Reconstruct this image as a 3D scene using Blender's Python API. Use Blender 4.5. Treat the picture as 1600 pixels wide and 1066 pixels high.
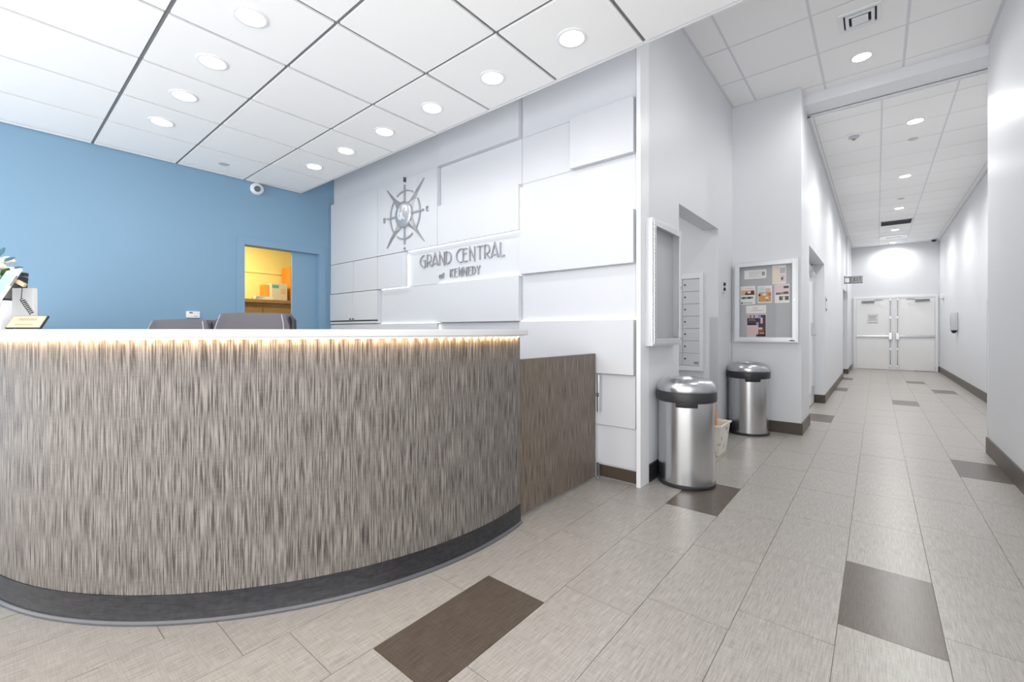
import bpy, bmesh, math, random
from mathutils import Vector, Matrix
random.seed(7)
PI = math.pi
for o in list(bpy.data.objects): bpy.data.objects.remove(o, do_unlink=True)
S = bpy.context.scene
COL = S.collection

# ---------------------------------------------------------------- camera, world, exposure
cam = bpy.data.cameras.new('camera'); cam_o = bpy.data.objects.new('camera', cam); COL.objects.link(cam_o)
cam.sensor_width = 36.0; cam.lens = 685.0 * 36 / 1600; cam.shift_y = -0.010
cam.clip_start = .02; cam.clip_end = 200
cam_o.location = (0, 0, 1.08); cam_o.rotation_euler = (PI/2, 0, math.atan2(570, 685))
S.camera = cam_o
S.view_settings.view_transform = 'Standard'; S.view_settings.look = 'None'
S.view_settings.gamma = 1; S.view_settings.use_curve_mapping = False
S.view_settings.exposure = 1.0
w = bpy.data.worlds.new('daylight'); S.world = w; w.use_nodes = True
w.node_tree.nodes['Background'].inputs[0].default_value = (1.0, 1.0, 1.0, 1)
w.node_tree.nodes['Background'].inputs[1].default_value = 1.6
SPOT = 4.0          # watts of one recessed downlight
HALL = 62.0

# ---------------------------------------------------------------- helpers
ORG = {}
def tag(o, label=None, cat=None, group=None, kind=None):
    if label: o['label'] = label
    if cat: o['category'] = cat
    if group: o['group'] = group
    if kind: o['kind'] = kind
    return o
def thing(name, label, cat, loc, group=None):
    o = bpy.data.objects.new(name, None); COL.objects.link(o); o.location = loc
    o.empty_display_size = .05
    ORG[o.name] = Vector(loc); return tag(o, label, cat, group)
def mk(name, bm, mats, parent=None, at=None, smooth=False, kind=None):
    """bm is in world coordinates; the object origin goes to `at` (top-level) or to its parent's origin"""
    org = ORG[parent.name].copy() if (parent is not None and at is None) else Vector(at or (0, 0, 0))
    bmesh.ops.translate(bm, verts=bm.verts, vec=-org)
    me = bpy.data.meshes.new(name); bm.to_mesh(me); bm.free()
    if not isinstance(mats, (list, tuple)): mats = [mats]
    for m in mats: me.materials.append(m)
    if smooth:
        for p in me.polygons: p.use_smooth = True
        try: me.set_sharp_from_angle(angle=math.radians(38))
        except Exception: pass
    o = bpy.data.objects.new(name, me); COL.objects.link(o)
    if parent is not None:
        o.parent = parent; o.location = org - ORG[parent.name]
    else: o.location = org
    ORG[o.name] = org
    if kind: o['kind'] = kind
    return o
def struct(name, bm, mats, parent=None): return mk(name, bm, mats, parent, kind=None if parent else 'structure')
def dup(o, name, parent, world):
    c = o.copy(); c.name = name; COL.objects.link(c); c.parent = parent
    c.location = Vector(world) - (ORG[parent.name] if parent else Vector()); ORG[c.name] = Vector(world); return c
def box(bm, x0, x1, y0, y1, z0, z1, mi=0, bev=0):
    x0, x1 = min(x0, x1), max(x0, x1); y0, y1 = min(y0, y1), max(y0, y1); z0, z1 = min(z0, z1), max(z0, z1)
    v = [bm.verts.new(p) for p in ((x0,y0,z0),(x1,y0,z0),(x1,y1,z0),(x0,y1,z0),(x0,y0,z1),(x1,y0,z1),(x1,y1,z1),(x0,y1,z1))]
    fs = [bm.faces.new([v[i] for i in f]) for f in ((0,3,2,1),(4,5,6,7),(0,1,5,4),(1,2,6,5),(2,3,7,6),(3,0,4,7))]
    for f in fs: f.material_index = mi
    if bev:
        es = list({e for f in fs for e in f.edges})
        r = bmesh.ops.bevel(bm, geom=es, offset=bev, segments=2, affect='EDGES', profile=.6)
        for f in r['faces']: f.material_index = mi
    return bm
def B(*a, **k): return box(bmesh.new(), *a, **k)
def cyl(bm, p0, p1, r0, r1=None, n=20, mi=0, cap=True):
    r1 = r0 if r1 is None else r1
    p0, p1 = Vector(p0), Vector(p1); d = (p1 - p0).normalized()
    a = d.orthogonal().normalized(); b = d.cross(a)
    A = [bm.verts.new(p0 + r0*(math.cos(t)*a + math.sin(t)*b)) for t in [2*PI*i/n for i in range(n)]]
    C = [bm.verts.new(p1 + r1*(math.cos(t)*a + math.sin(t)*b)) for t in [2*PI*i/n for i in range(n)]]
    for i in range(n):
        f = bm.faces.new((A[i], A[(i+1) % n], C[(i+1) % n], C[i])); f.material_index = mi
    if cap:
        f = bm.faces.new(A[::-1]); f.material_index = mi
        f = bm.faces.new(C); f.material_index = mi
    return bm
def lathe(bm, prof, cx, cy, n=48, mi=0, sx=1, sy=1):
    rings = []
    for r, z in prof:
        if r < 1e-6: rings.append([bm.verts.new((cx, cy, z))])
        else: rings.append([bm.verts.new((cx + sx*r*math.cos(2*PI*i/n), cy + sy*r*math.sin(2*PI*i/n), z)) for i in range(n)])
    for a, b in zip(rings, rings[1:]):
        for i in range(n):
            j = (i+1) % n
            if len(a) == 1 and len(b) == 1: continue
            if len(a) == 1: f = bm.faces.new((a[0], b[j], b[i]))
            elif len(b) == 1: f = bm.faces.new((a[i], a[j], b[0]))
            else: f = bm.faces.new((a[i], a[j], b[j], b[i]))
            f.material_index = mi
    return bm
def tube(bm, pts, r, n=8, mi=0, taper=None):
    pts = [Vector(p) for p in pts]; rings = []
    up = None
    for i, p in enumerate(pts):
        d = (pts[min(i+1, len(pts)-1)] - pts[max(i-1, 0)]).normalized()
        if up is None: up = d.orthogonal().normalized()
        up = (up - d*up.dot(d)).normalized(); b = d.cross(up)
        rr = r if taper is None else r*taper[i]
        rings.append([bm.verts.new(p + rr*(math.cos(2*PI*k/n)*up + math.sin(2*PI*k/n)*b)) for k in range(n)])
    for a, b in zip(rings, rings[1:]):
        for k in range(n):
            f = bm.faces.new((a[k], a[(k+1) % n], b[(k+1) % n], b[k])); f.material_index = mi
    bm.faces.new(rings[0][::-1]).material_index = mi; bm.faces.new(rings[-1]).material_index = mi
    return bm
def sphere(bm, c, r, seg=20, rings=12, sc=(1, 1, 1), mi=0):
    ret = bmesh.ops.create_uvsphere(bm, u_segments=seg, v_segments=rings, radius=r)
    for v in ret['verts']: v.co = Vector((v.co.x*sc[0], v.co.y*sc[1], v.co.z*sc[2])) + Vector(c)
    for f in {f for v in ret['verts'] for f in v.link_faces}: f.material_index = mi
    return bm
def xform(bm, M): bmesh.ops.transform(bm, matrix=M, verts=bm.verts); return bm

# ---------------------------------------------------------------- materials
def nt(name):
    m = bpy.data.materials.new(name); m.use_nodes = True
    return m, m.node_tree, m.node_tree.nodes['Principled BSDF']
def srgb(r, g, b):
    f = lambda c: ((c/255+.055)/1.055)**2.4 if c/255 > .04045 else c/255/12.92
    return (f(r), f(g), f(b), 1)
def mat(name, rgb, rough=.5, metal=0, bump=0, bscale=60, spec=.5, emit=None, estr=0, vary=0):
    m, t, p = nt(name)
    p.inputs['Base Color'].default_value = srgb(*rgb); p.inputs['Roughness'].default_value = rough
    p.inputs['Metallic'].default_value = metal; p.inputs['Specular IOR Level'].default_value = spec
    if emit: p.inputs['Emission Color'].default_value = srgb(*emit); p.inputs['Emission Strength'].default_value = estr
    if bump or vary:
        co = t.nodes.new('ShaderNodeTexCoord'); n = t.nodes.new('ShaderNodeTexNoise')
        n.inputs['Scale'].default_value = bscale; n.inputs['Detail'].default_value = 4
        t.links.new(co.outputs['Object'], n.inputs['Vector'])
        if bump:
            b = t.nodes.new('ShaderNodeBump'); b.inputs['Strength'].default_value = bump; b.inputs['Distance'].default_value = .003
            t.links.new(n.outputs['Fac'], b.inputs['Height']); t.links.new(b.outputs['Normal'], p.inputs['Normal'])
        if vary:
            r = t.nodes.new('ShaderNodeValToRGB'); c = srgb(*rgb)
            r.color_ramp.elements[0].position = .3; r.color_ramp.elements[1].position = .7
            r.color_ramp.elements[0].color = tuple(c[i]*(1-vary) for i in range(3)) + (1,)
            r.color_ramp.elements[1].color = tuple(min(1, c[i]*(1+vary)) for i in range(3)) + (1,)
            t.links.new(n.outputs['Fac'], r.inputs['Fac']); t.links.new(r.outputs['Color'], p.inputs['Base Color'])
    return m
def streak(name, lo, hi, coord, sc1, sc2, rough, weave=0.0, bump=.1, spec=.5, rnd=0.0):
    """two stretched noises, for linen-look tile and brushed laminate"""
    m, t, p = nt(name)
    co = t.nodes.new('ShaderNodeTexCoord')
    def noise(sc, det=3):
        mp = t.nodes.new('ShaderNodeMapping'); mp.inputs['Scale'].default_value = sc
        n = t.nodes.new('ShaderNodeTexNoise'); n.inputs['Scale'].default_value = 1; n.inputs['Detail'].default_value = det
        n.inputs['Roughness'].default_value = .6
        if coord == 'tile':
            oi = t.nodes.new('ShaderNodeObjectInfo'); a = t.nodes.new('ShaderNodeVectorMath'); a.operation = 'ADD'
            s = t.nodes.new('ShaderNodeVectorMath'); s.operation = 'SCALE'; s.inputs['Scale'].default_value = 7.3
            t.links.new(oi.outputs['Location'], s.inputs[0])
            t.links.new(co.outputs['Object'], a.inputs[0]); t.links.new(s.outputs[0], a.inputs[1])
            t.links.new(a.outputs[0], mp.inputs['Vector'])
        else: t.links.new(co.outputs[coord], mp.inputs['Vector'])
        t.links.new(mp.outputs['Vector'], n.inputs['Vector']); return n.outputs['Fac']
    a = noise(sc1); b = noise(sc2)
    mx = t.nodes.new('ShaderNodeMath'); mx.operation = 'MULTIPLY_ADD'; mx.inputs[1].default_value = weave; 
    t.links.new(b, mx.inputs[0]); 
    s2 = t.nodes.new('ShaderNodeMath'); s2.operation = 'MULTIPLY'; s2.inputs[1].default_value = 1-weave
    t.links.new(a, s2.inputs[0]); t.links.new(s2.outputs[0], mx.inputs[2])
    r = t.nodes.new('ShaderNodeValToRGB'); r.color_ramp.elements[0].position = .40; r.color_ramp.elements[1].position = .60
    r.color_ramp.elements[0].color = srgb(*lo); r.color_ramp.elements[1].color = srgb(*hi)
    t.links.new(mx.outputs[0], r.inputs['Fac'])
    out = r.outputs['Color']
    if rnd:
        oi = t.nodes.new('ShaderNodeObjectInfo'); h = t.nodes.new('ShaderNodeHueSaturation')
        mr = t.nodes.new('ShaderNodeMapRange'); mr.inputs['To Min'].default_value = 1-rnd; mr.inputs['To Max'].default_value = 1+rnd
        t.links.new(oi.outputs['Random'], mr.inputs['Value']); t.links.new(mr.outputs[0], h.inputs['Value']); t.links.new(out, h.inputs['Color'])
        out = h.outputs['Color']
    t.links.new(out, p.inputs['Base Color'])
    p.inputs['Roughness'].default_value = rough; p.inputs['Specular IOR Level'].default_value = spec
    bp = t.nodes.new('ShaderNodeBump'); bp.inputs['Strength'].default_value = bump; bp.inputs['Distance'].default_value = .001
    t.links.new(mx.outputs[0], bp.inputs['Height']); t.links.new(bp.outputs['Normal'], p.inputs['Normal'])
    return m
M = {}
M['wall'] = mat('pale_grey_paint', (224, 226, 230), .42, bump=.05, bscale=140)
M['blue'] = mat('blue_paint', (128, 163, 190), .5, bump=.05, bscale=140)
M['panel'] = mat('white_panel_lacquer', (214, 216, 221), .38, bump=.03, bscale=80)
M['white'] = mat('white_paint', (238, 239, 242), .35)
M['tile_c'] = mat('white_ceiling_tile', (251, 251, 251), .8, bump=.06, bscale=220)
M['tile_g'] = mat('mineral_ceiling_tile', (246, 246, 246), .9, bump=.1, bscale=260, vary=.02)
M['grid'] = mat('grey_ceiling_grid', (132, 134, 137), .5)
M['gridw'] = mat('light_ceiling_grid', (222, 223, 226), .5)
M['beam'] = mat('grey_beam_paint', (232, 233, 238), .5)
M['floor_l'] = streak('beige_linen_tile', (149, 144, 138), (177, 172, 166), 'tile', (230, 11, 1), (14, 260, 1), .3, .35, .03, .5, .02)
M['floor_d'] = streak('dark_linen_tile', (76, 67, 59), (98, 88, 79), 'tile', (230, 11, 1), (14, 260, 1), .28, .35, .03, .5, .02)
M['grout'] = mat('grey_grout', (150, 144, 138), .8)
M['lam'] = streak('streaked_grey_laminate', (66, 61, 58), (142, 136, 131), 'UV', (250, 6.5, 1), (14, 420, 1), .5, .10, .08, .25)
M['lam2'] = streak('streaked_brown_laminate', (80, 71, 63), (134, 122, 110), 'UV', (230, 6.5, 1), (14, 420, 1), .45, .10, .1, .5)
M['base'] = mat('brown_vinyl_base', (76, 65, 55), .4, vary=.08, bscale=9)
M['black'] = streak('scuffed_black_vinyl', (30, 30, 33), (50, 50, 54), 'Object', (14, 14, 160), (40, 40, 40), .32, .4, .03)
M['stone'] = mat('white_solid_surface', (214, 214, 216), .3)
M['steel'] = mat('brushed_steel', (205, 206, 208), .26, 1.0)
M['alu'] = mat('satin_aluminium', (214, 216, 220), .38, .55)
M['chrome'] = mat('chrome', (200, 201, 204), .2, 1.0)
M['silver'] = mat('silver_letter_metal', (172, 174, 178), .45, .35)
M['collar'] = mat('black_plastic', (46, 47, 50), .4)
M['leather'] = mat('dark_grey_leather', (92, 88, 96), .38, bump=.25, bscale=160)
M['stitch'] = mat('pale_stitching', (196, 198, 204), .7)
M['cork'] = mat('grey_felt_board', (186, 187, 191), .9, bump=.1, bscale=300)
M['dark'] = mat('dark_gap', (36, 38, 42), .6)
M['yellow'] = mat('yellow_office_paint', (246, 226, 140), .6)
M['wood'] = mat('brown_cabinet_wood', (150, 112, 60), .5, vary=.1, bscale=14)
M['lens'] = mat('lit_lamp_lens', (255, 255, 255), .3, emit=(255, 252, 246), estr=9)
M['led'] = mat('warm_led_chip', (255, 230, 190), .3, emit=(255, 208, 145), estr=95)
M['ink'] = mat('grey_print', (150, 150, 154), .7)
M['paper'] = mat('white_paper', (226, 225, 224), .7)
M['cream'] = mat('cream_card', (206, 191, 160), .6)
def glass(name, refl=.05):
    m, t, p = nt(name); t.nodes.remove(p); out = t.nodes['Material Output']
    tr = t.nodes.new('ShaderNodeBsdfTransparent'); gl = t.nodes.new('ShaderNodeBsdfGlossy'); gl.inputs['Roughness'].default_value = .01
    fr = t.nodes.new('ShaderNodeFresnel'); fr.inputs['IOR'].default_value = 1.35
    mx = t.nodes.new('ShaderNodeMixShader'); ge = t.nodes.new('ShaderNodeNewGeometry'); sb = t.nodes.new('ShaderNodeMath'); sb.operation = 'SUBTRACT'; sb.inputs[0].default_value = 1
    ml = t.nodes.new('ShaderNodeMath'); ml.operation = 'MULTIPLY'; t.links.new(ge.outputs['Backfacing'], sb.inputs[1])
    t.links.new(fr.outputs[0], ml.inputs[0]); t.links.new(sb.outputs[0], ml.inputs[1]); t.links.new(ml.outputs[0], mx.inputs[0])
    t.links.new(tr.outputs[0], mx.inputs[1]); t.links.new(gl.outputs[0], mx.inputs[2]); t.links.new(mx.outputs[0], out.inputs[0]); return m
M['glass'] = glass('clear_glass')
# brushed look on the steel: fine horizontal streaks around the body
def brush(m):
    t = m.node_tree; p = t.nodes['Principled BSDF']
    co = t.nodes.new('ShaderNodeTexCoord'); mp = t.nodes.new('ShaderNodeMapping'); mp.inputs['Scale'].default_value = (6, 6, 420)
    n = t.nodes.new('ShaderNodeTexNoise'); n.inputs['Scale'].default_value = 1; b = t.nodes.new('ShaderNodeBump')
    b.inputs['Strength'].default_value = .12; b.inputs['Distance'].default_value = .0006
    t.links.new(co.outputs['Object'], mp.inputs['Vector']); t.links.new(mp.outputs[0], n.inputs['Vector'])
    t.links.new(n.outputs['Fac'], b.inputs['Height']); t.links.new(b.outputs[0], p.inputs['Normal'])
brush(M['steel'])

# ---------------------------------------------------------------- room shell
BLX, PWY, NBX, NWY, CLX, RWX, RWE, CRX, EWY = -5.46, 2.92, -1.255, 5.40, -0.60, .755, 5.68, 1.27, 16.0
H1, H2, H3 = 2.77, 3.60, 3.46
def wall(name, boxes, m, parent=None):
    bm = bmesh.new()
    for b in boxes: box(bm, *b)
    return struct(name, bm, m, parent)
wl = wall('wall_left', [(BLX-.12, BLX, -3, 1.863, 0, 3.7), (BLX-.12, BLX, 2.716, 3.05, 0, 3.7), (BLX-.12, BLX, 1.863, 2.716, 2.05, 3.7)], M['blue'])
wb = wall('wall_back', [(BLX, NBX-.02, PWY, PWY+.1, 0, 3.7)], M['panel'])
wn = wall('wall_alcove', [(-1.40, NBX, PWY+.1, 3.662, 0, 3.7), (-1.40, NBX, 4.832, 5.5, 0, 3.7), (-1.40, NBX, 3.662, 4.832, 2.13, 3.7)], M['wall'])
wall('wall_notice', [(NBX, CLX, NWY, 5.52, 0, 3.7)], M['wall'])
wall('wall_mailroom', [(-3.2, -1.40, 4.832, 4.93, 0, 2.7), (-3.3, -3.2, 3.02, 4.93, 0, 2.7)], M['wall'])
wall('wall_corridor_left', [(-.76, CLX, 5.52, 6.074, 0, 3.7), (-.90, CLX, 6.074, 8.0, 2.07, 3.7), (-.90, -.76, 6.074, 8.0, 0, 2.07) , (-.90, CLX, 8.0, 12.66, 0, 3.7),
     (-.90, CLX, 12.66, 13.8, 2.06, 3.7), (-.90, -.70, 12.66, 13.8, 0, 2.06), (-.90, CLX+.04, 13.8, EWY, 0, 3.7)], M['wall'])
wall('wall_end', [(-.9, 1.4, EWY, EWY+.12, 0, 3.7)], M['wall'])
wall('wall_corridor_right', [(CRX, CRX+.12, RWE, EWY, 0, 3.7)], M['wall'])
wall('wall_right', [(RWX, CRX+.12, .6, RWE, 0, 3.7)], M['wall'])
wall('trim_1', [(-1.2755, -1.246, PWY-.045, PWY+.1, 0, 3.6)], M['white'])          # white corner post
wall('trim_2', [(CLX, CRX, 5.62, 5.90, 3.495, 3.66)], M['beam'])                    # beam over the corridor mouth
wall('baseboard_back', [(-1.60, -1.277, PWY-.012, PWY, .008, .092)], M['base'])
wall('baseboard_alcove', [(NBX, NBX+.012, PWY+.1, 3.662, 0, .125), (NBX, NBX+.012, 4.832, NWY, 0, .125)], M['black'])
wall('baseboard_notice', [(NBX+.012, CLX+.012, NWY-.012, NWY, 0, .12), (CLX, CLX+.012, NWY, 6.074, 0, .12), (-.76, CLX+.012, 7.988, 8.0, 0, .12), (CLX, CLX+.012, 8.0, 12.66, 0, .12),
     (-.70, CLX+.05, 13.788, 13.8, 0, .12), (CLX+.04, CLX+.052, 13.8, EWY, 0, .12)], M['base'])
wall('baseboard_right', [(RWX-.012, RWX, .6, RWE, 0, .14), (CRX-.012, CRX, RWE, EWY, 0, .14), (1.24, CRX-.012, EWY-.012, EWY, 0, .14)], M['base'])
wall('trim_3', [(RWX-.004, RWX+.03, RWE-.03, RWE+.004, .14, 1.35)], M['alu'])       # metal guard on the right corner
# wall panels: grid of proud white boards on the feature wall
X0, X1, X2, X3, X4, X5, X6, X7 = -1.292, -1.814, -2.312, -3.352, -3.855, -4.385, -4.90, -5.45
Z = [.0, .388, .767, 1.160, 1.551, 1.928, 2.32, 2.71, 3.2]
P2 = 2.868
def panel(xa, xb, za, zb, y, g=.003):
    return mk('wall_panel', B(xa+g, xb-g, y, PWY, za+g, zb-g, bev=.0015), M['panel'], wb)
for xa, xb, za, zb, y in [
    (X3, X2, Z[7], Z[8], P2), (X7, X3, Z[7], Z[8], 2.914), (X2, X0, Z[7], Z[8], 2.914),
    (X7, X5, Z[5], Z[7], P2), (X5, X3, Z[5], Z[7], P2), (X3, X2, Z[6], Z[7], 2.914), (X2, X1, Z[6], Z[7], 2.914), (X1, X0, Z[6], Z[7], P2),
    (X3, X2, Z[5], Z[6], P2), (X2, X0, Z[5], Z[6], 2.914),
    (X7, X6, Z[4], Z[5], P2), (X6, X5, Z[4], Z[5], P2), (X5, X4, Z[4], Z[5], P2), (X4, X2, Z[4], Z[5], 2.914), (X2, X0, Z[4], Z[5], P2),
    (X5+.03, X3, Z[3], Z[4], 2.914), (X3, X2, Z[3], Z[4], P2), (X2, X0, Z[3], Z[4], 2.914),
    (X6, X5, Z[2], Z[3], P2), (X7, X6, Z[2], Z[3], P2), (X5, X3, Z[2], Z[3], P2), (X3, X2, Z[2], Z[3], 2.914), (X2, X0, Z[2], Z[3], P2),
    (X7, X4, .388, .767, 2.90), (X4, X2, .388, .767, 2.90), (X2, X0, .388, .767, 2.902), (X7, X4, .1, .388, 2.914), (X4, X2, .1, .388, 2.914), (X2, X0, .1, .388, 2.914)]:
    panel(xa, xb, za, zb, y)

# white LED tape tucked along the edges of some proud panels
tape = mat('lit_led_tape', (255, 255, 255), .4, emit=(255, 255, 255), estr=0.5)
yt0, yt1 = 2.895, 2.912
for a in ((X2+.001, X2+.007, Z[5]+.01, Z[6]-.03), (X4, X2, Z[5]-.005, Z[5]+.001), (X4-.002, X4+.005, Z[4]+.01, Z[5]-.03), (X5+.03, X4, Z[4]-.005, Z[4]+.001),
          (X3, X2, Z[4]-.001, Z[4]+.005), (X2, X0, Z[3]-.001, Z[3]+.005), (X5+.03, X3, Z[3]-.001, Z[3]+.005), (X3-.002, X3+.005, Z[2]+.2, Z[3]-.02)):
    mk('led_tape', B(a[0], a[1], yt0, yt1, a[2], a[3]), tape, wb)

# floor: slab of grout plus tiles laid in staggered columns
fl = struct('floor', B(-8.6, 1.4, -1.2, EWY+.1, -.12, -.003), M['grout'])
DC = Vector((-3.145, 1.608))
xl = [-.111 + (.3015 if k < 0 else .2925)*k for k in range(-18, 6)]
tl = B(-.1493, .1493, -.2870, .2870, -.011, 0); 
cells = []
LY = .577
for ci, (xa, xb) in enumerate(zip(xl, xl[1:])):
    k = ci - 18                                         # column 0 starts at x = -0.111
    y0 = 2.011 + .1475*k - 9*LY
    for j in range(0, 34):
        cells.append((xa, xb, y0 + j*LY, k, j))
dark = {(0, 9), (-4, 8), (-3, 11), (2, 13), (-2, 17), (1, 20), (2, 26), (3, 23), (-2, 23), (-2, 27)}
fwd = Vector((-math.sin(cam_o.rotation_euler.z), math.cos(cam_o.rotation_euler.z))); rgt = Vector((fwd.y, -fwd.x))
def floor_px(x, y):
    d = fwd.dot((x, y)); 
    if d < .5: return None
    return 800 + 685*rgt.dot((x, y))/d, 517 + 685*1.08/d, d
vis, rest = [], []
for c in cells:
    xa, xb, ya, k, j = c; xm, ym = (xa+xb)/2, ya+LY/2
    if ym > EWY or ya < -1.19: continue
    if ym < 5.7 and xm > RWX+.2: continue
    if xm < CLX-.05 and ym > 5.5: continue
    d = (Vector((xm, ym)) - DC).length
    q = floor_px(xm, ym)
    hid = (d < 1.35) or (xm < -3.2) or (xm < -1.95 and ym > 1.5) or (ym > 4.9 and xm < -1.4)
    if q and not hid and -120 < q[0] < 1720 and q[1] < 1230 and q[2] < 9.5: vis.append((q[2], c))
    else: rest.append(c)
vis.sort(key=lambda t: t[0]); rest += [c for _, c in vis[290:]]; vis = [c for _, c in vis[:290]]
meshes = {}
for xa, xb, ya, k, j in vis:
    key = (round(xb-xa, 4), (k, j) in dark)
    if key not in meshes:
        hw = (xb-xa)/2 - .0012
        bm = B(-hw, hw, -LY/2+.0012, LY/2-.0012, -.011, 0)
        me = bpy.data.meshes.new('tile'); bm.to_mesh(me); bm.free(); me.materials.append(M['floor_d'] if key[1] else M['floor_l']); meshes[key] = me
    o = bpy.data.objects.new('tile', meshes[key]); COL.objects.link(o); o.parent = fl
    o.location = ((xa+xb)/2, ya+LY/2, random.uniform(-.0004, .0002))
bm = bmesh.new()
for xa, xb, ya, k, j in rest: box(bm, xa+.0012, xb-.0012, ya+.0012, ya+LY-.0012, -.011, 0, mi=1 if (k, j) in dark else 0)
tl.free()
mk('tile', bm, [M['floor_l'], M['floor_d']], fl, kind='stuff')

# ceilings
cu = struct('ceiling', B(BLX-.12, CRX+.12, -3, EWY+.12, 3.70, 3.80), M['wall'])
def tiles(parent, xs, ys, z, gap, th, m, name='ceiling_tile', skip=()):
    cache = {}
    for i in range(len(xs)-1):
        for j in range(len(ys)-1):
            if (i, j) in skip: continue
            key = (round(xs[i+1]-xs[i], 3), round(ys[j+1]-ys[j], 3))
            if key not in cache:
                bm = B(-key[0]/2+gap, key[0]/2-gap, -key[1]/2+gap, key[1]/2-gap, 0, th)
                me = bpy.data.meshes.new(name); bm.to_mesh(me); bm.free(); me.materials.append(m); cache[key] = me
            o = bpy.data.objects.new(name, cache[key]); COL.objects.link(o); o.parent = parent
            o.location = Vector(((xs[i]+xs[i+1])/2, (ys[j]+ys[j+1])/2, z)) - ORG[parent.name]
PT = .6187
# dropped canopy ceiling over the desk: white panels hung from a dark grey grid
cx = [BLX+.004, -5.372] + [-1.0435 - PT*k for k in range(6, -1, -1)] + [-.4248, .194]
cy = [2.4750 - PT*k for k in range(6, -1, -1)]
canopy = struct('ceiling_canopy', B(BLX, .194, cy[0], 2.475, H1+.014, H1+.03), M['grid'])
canopy.name = 'ceiling_2'; ORG[canopy.name] = Vector()
tiles(canopy, cx, cy, H1, .0115, .012, M['tile_c'])
bm = bmesh.new(); box(bm, BLX, .194, 2.4752, 2.487, H1-.001, H1+.07); box(bm, .194, .206, cy[0], 2.487, H1-.001, H1+.07)
mk('edge_trim', bm, M['white'], canopy)
# high lobby ceiling
cg = struct('ceiling_3', B(NBX, RWX, 2.3, 5.66, H2+.004, H2+.03), M['gridw'])
ux = [NBX+.012, -1.016, -.411, .194, RWX-.012]; uy = [2.40] + [3.004 + .615*k for k in range(5)] + [5.66]
tiles(cg, ux, uy, H2, .010, .012, M['tile_g'])
bm = bmesh.new(); box(bm, NBX, NBX+.022, 2.3, NWY, H2-.004, H2+.02); box(bm, RWX-.022, RWX, 2.3, 5.62, H2-.004, H2+.02); box(bm, NBX, CLX, NWY-.015, NWY, H2-.003, H2+.02)
mk('edge_trim', bm, M['gridw'], cg)
# corridor ceiling
cc = struct('ceiling_4', B(CLX, CRX, 5.9, EWY, H3+.004, H3+.03), M['gridw'])
kx = [CLX+.012, -.545, .042, .605, 1.195, CRX-.01]; ky = [5.9+.02] + [6.16+.6*k for k in range(17)] + [EWY-.01]
tiles(cc, kx, ky, H3, .008, .012, M['tile_g'])
bm = bmesh.new(); box(bm, CLX, CLX+.03, 5.9, EWY, H3-.006, H3+.02); box(bm, CRX-.03, CRX, 5.9, EWY, H3-.006, H3+.02)
mk('edge_trim', bm, M['gridw'], cc)
struct('ceiling_5', B(-3.3, -1.40, 3.02, 4.93, 2.55, 2.65), M['white'])

# ---------------------------------------------------------------- lamps
def downlight(x, y, z, label, group, watts, r=.085, cone=168, blend=.8):
    t = thing('downlight', label, 'ceiling light', (x, y, z), group)
    if downlight.proto is None:
        bm = lathe(bmesh.new(), [(.088, z+.001), (.088, z-.003), (.083, z-.006), (.070, z-.006), (.066, z-.001)], x, y, 32)
        rim = mk('trim_ring', bm, M['white'], t, smooth=True)
        bm = lathe(bmesh.new(), [(.066, z-.001), (.05, z-.0045), (.025, z-.0065), (0, z-.007)], x, y, 32)
        lens = mk('lens', bm, M['lens'], t, smooth=True)
        downlight.proto = (rim, lens)
    else:
        for o in downlight.proto:
            c = o.copy(); COL.objects.link(c); c.parent = t; c.location = (0, 0, 0)
    L = bpy.data.lights.new('lamp', 'SPOT'); L.energy = watts; L.spot_size = math.radians(cone); L.spot_blend = blend
    L.shadow_soft_size = .06; L.color = (1, .985, .96)
    lo = bpy.data.objects.new('lamp', L); COL.objects.link(lo); lo.parent = t; lo.location = (0, 0, -.02)
    return t
downlight.proto = None
ord_ = ['first', 'second', 'third', 'fourth', 'fifth', 'sixth']
for k in range(6):
    downlight(-1.353-PT*k, 2.166, H1, f'{ord_[k]} round downlight from the corridor in the canopy row beside the white panel wall', 'downlights beside the panel wall', SPOT)
for k in range(4):
    downlight(-2.59-PT*k, .914, H1, f'{ord_[k]} round downlight from the right in the canopy row above the desk', 'downlights above the desk', SPOT)
for k in range(2):
    downlight(-1.971+PT*k, .914, H1, ['fifth downlight of the canopy row above the desk, just above the view', 'sixth downlight of the canopy row above the desk, above the view'][k], 'downlights above the desk', SPOT)
downlight(-.108, 3.31, H2, 'unseen added downlight in the high lobby ceiling above the canopy edge', 'corridor downlights', 20)  # unseen lamp added to brighten the alcove and lobby walls
downlight(-.108, 5.155, H2, 'bright round downlight in the high lobby ceiling beside the air vent', 'corridor downlights', 26)
for k, y in enumerate([6.75, 9.05, 11.35, 13.7, 15.65]):
    downlight(.335, y, H3, f'{ord_[k]} round downlight along the middle of the corridor ceiling, counted from the beam', 'corridor downlights', HALL if k < 4 else HALL*.55)
def area(name, loc, size, watts, color, rot=(0, 0, 0), parent=None):
    L = bpy.data.lights.new(name, 'AREA'); L.energy = watts; L.size = size; L.color = color
    o = bpy.data.objects.new(name, L); COL.objects.link(o); o.location = loc; o.rotation_euler = rot; return o
area('mailroom_fill', (-2.2, 3.9, 2.54), .5, 5, (1, .98, .95))  # unseen ceiling light added so the mail room is not dim
area('office_lamp', (-6.5, 2.0, 2.55), .6, 21, (1, .9, .68))

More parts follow.
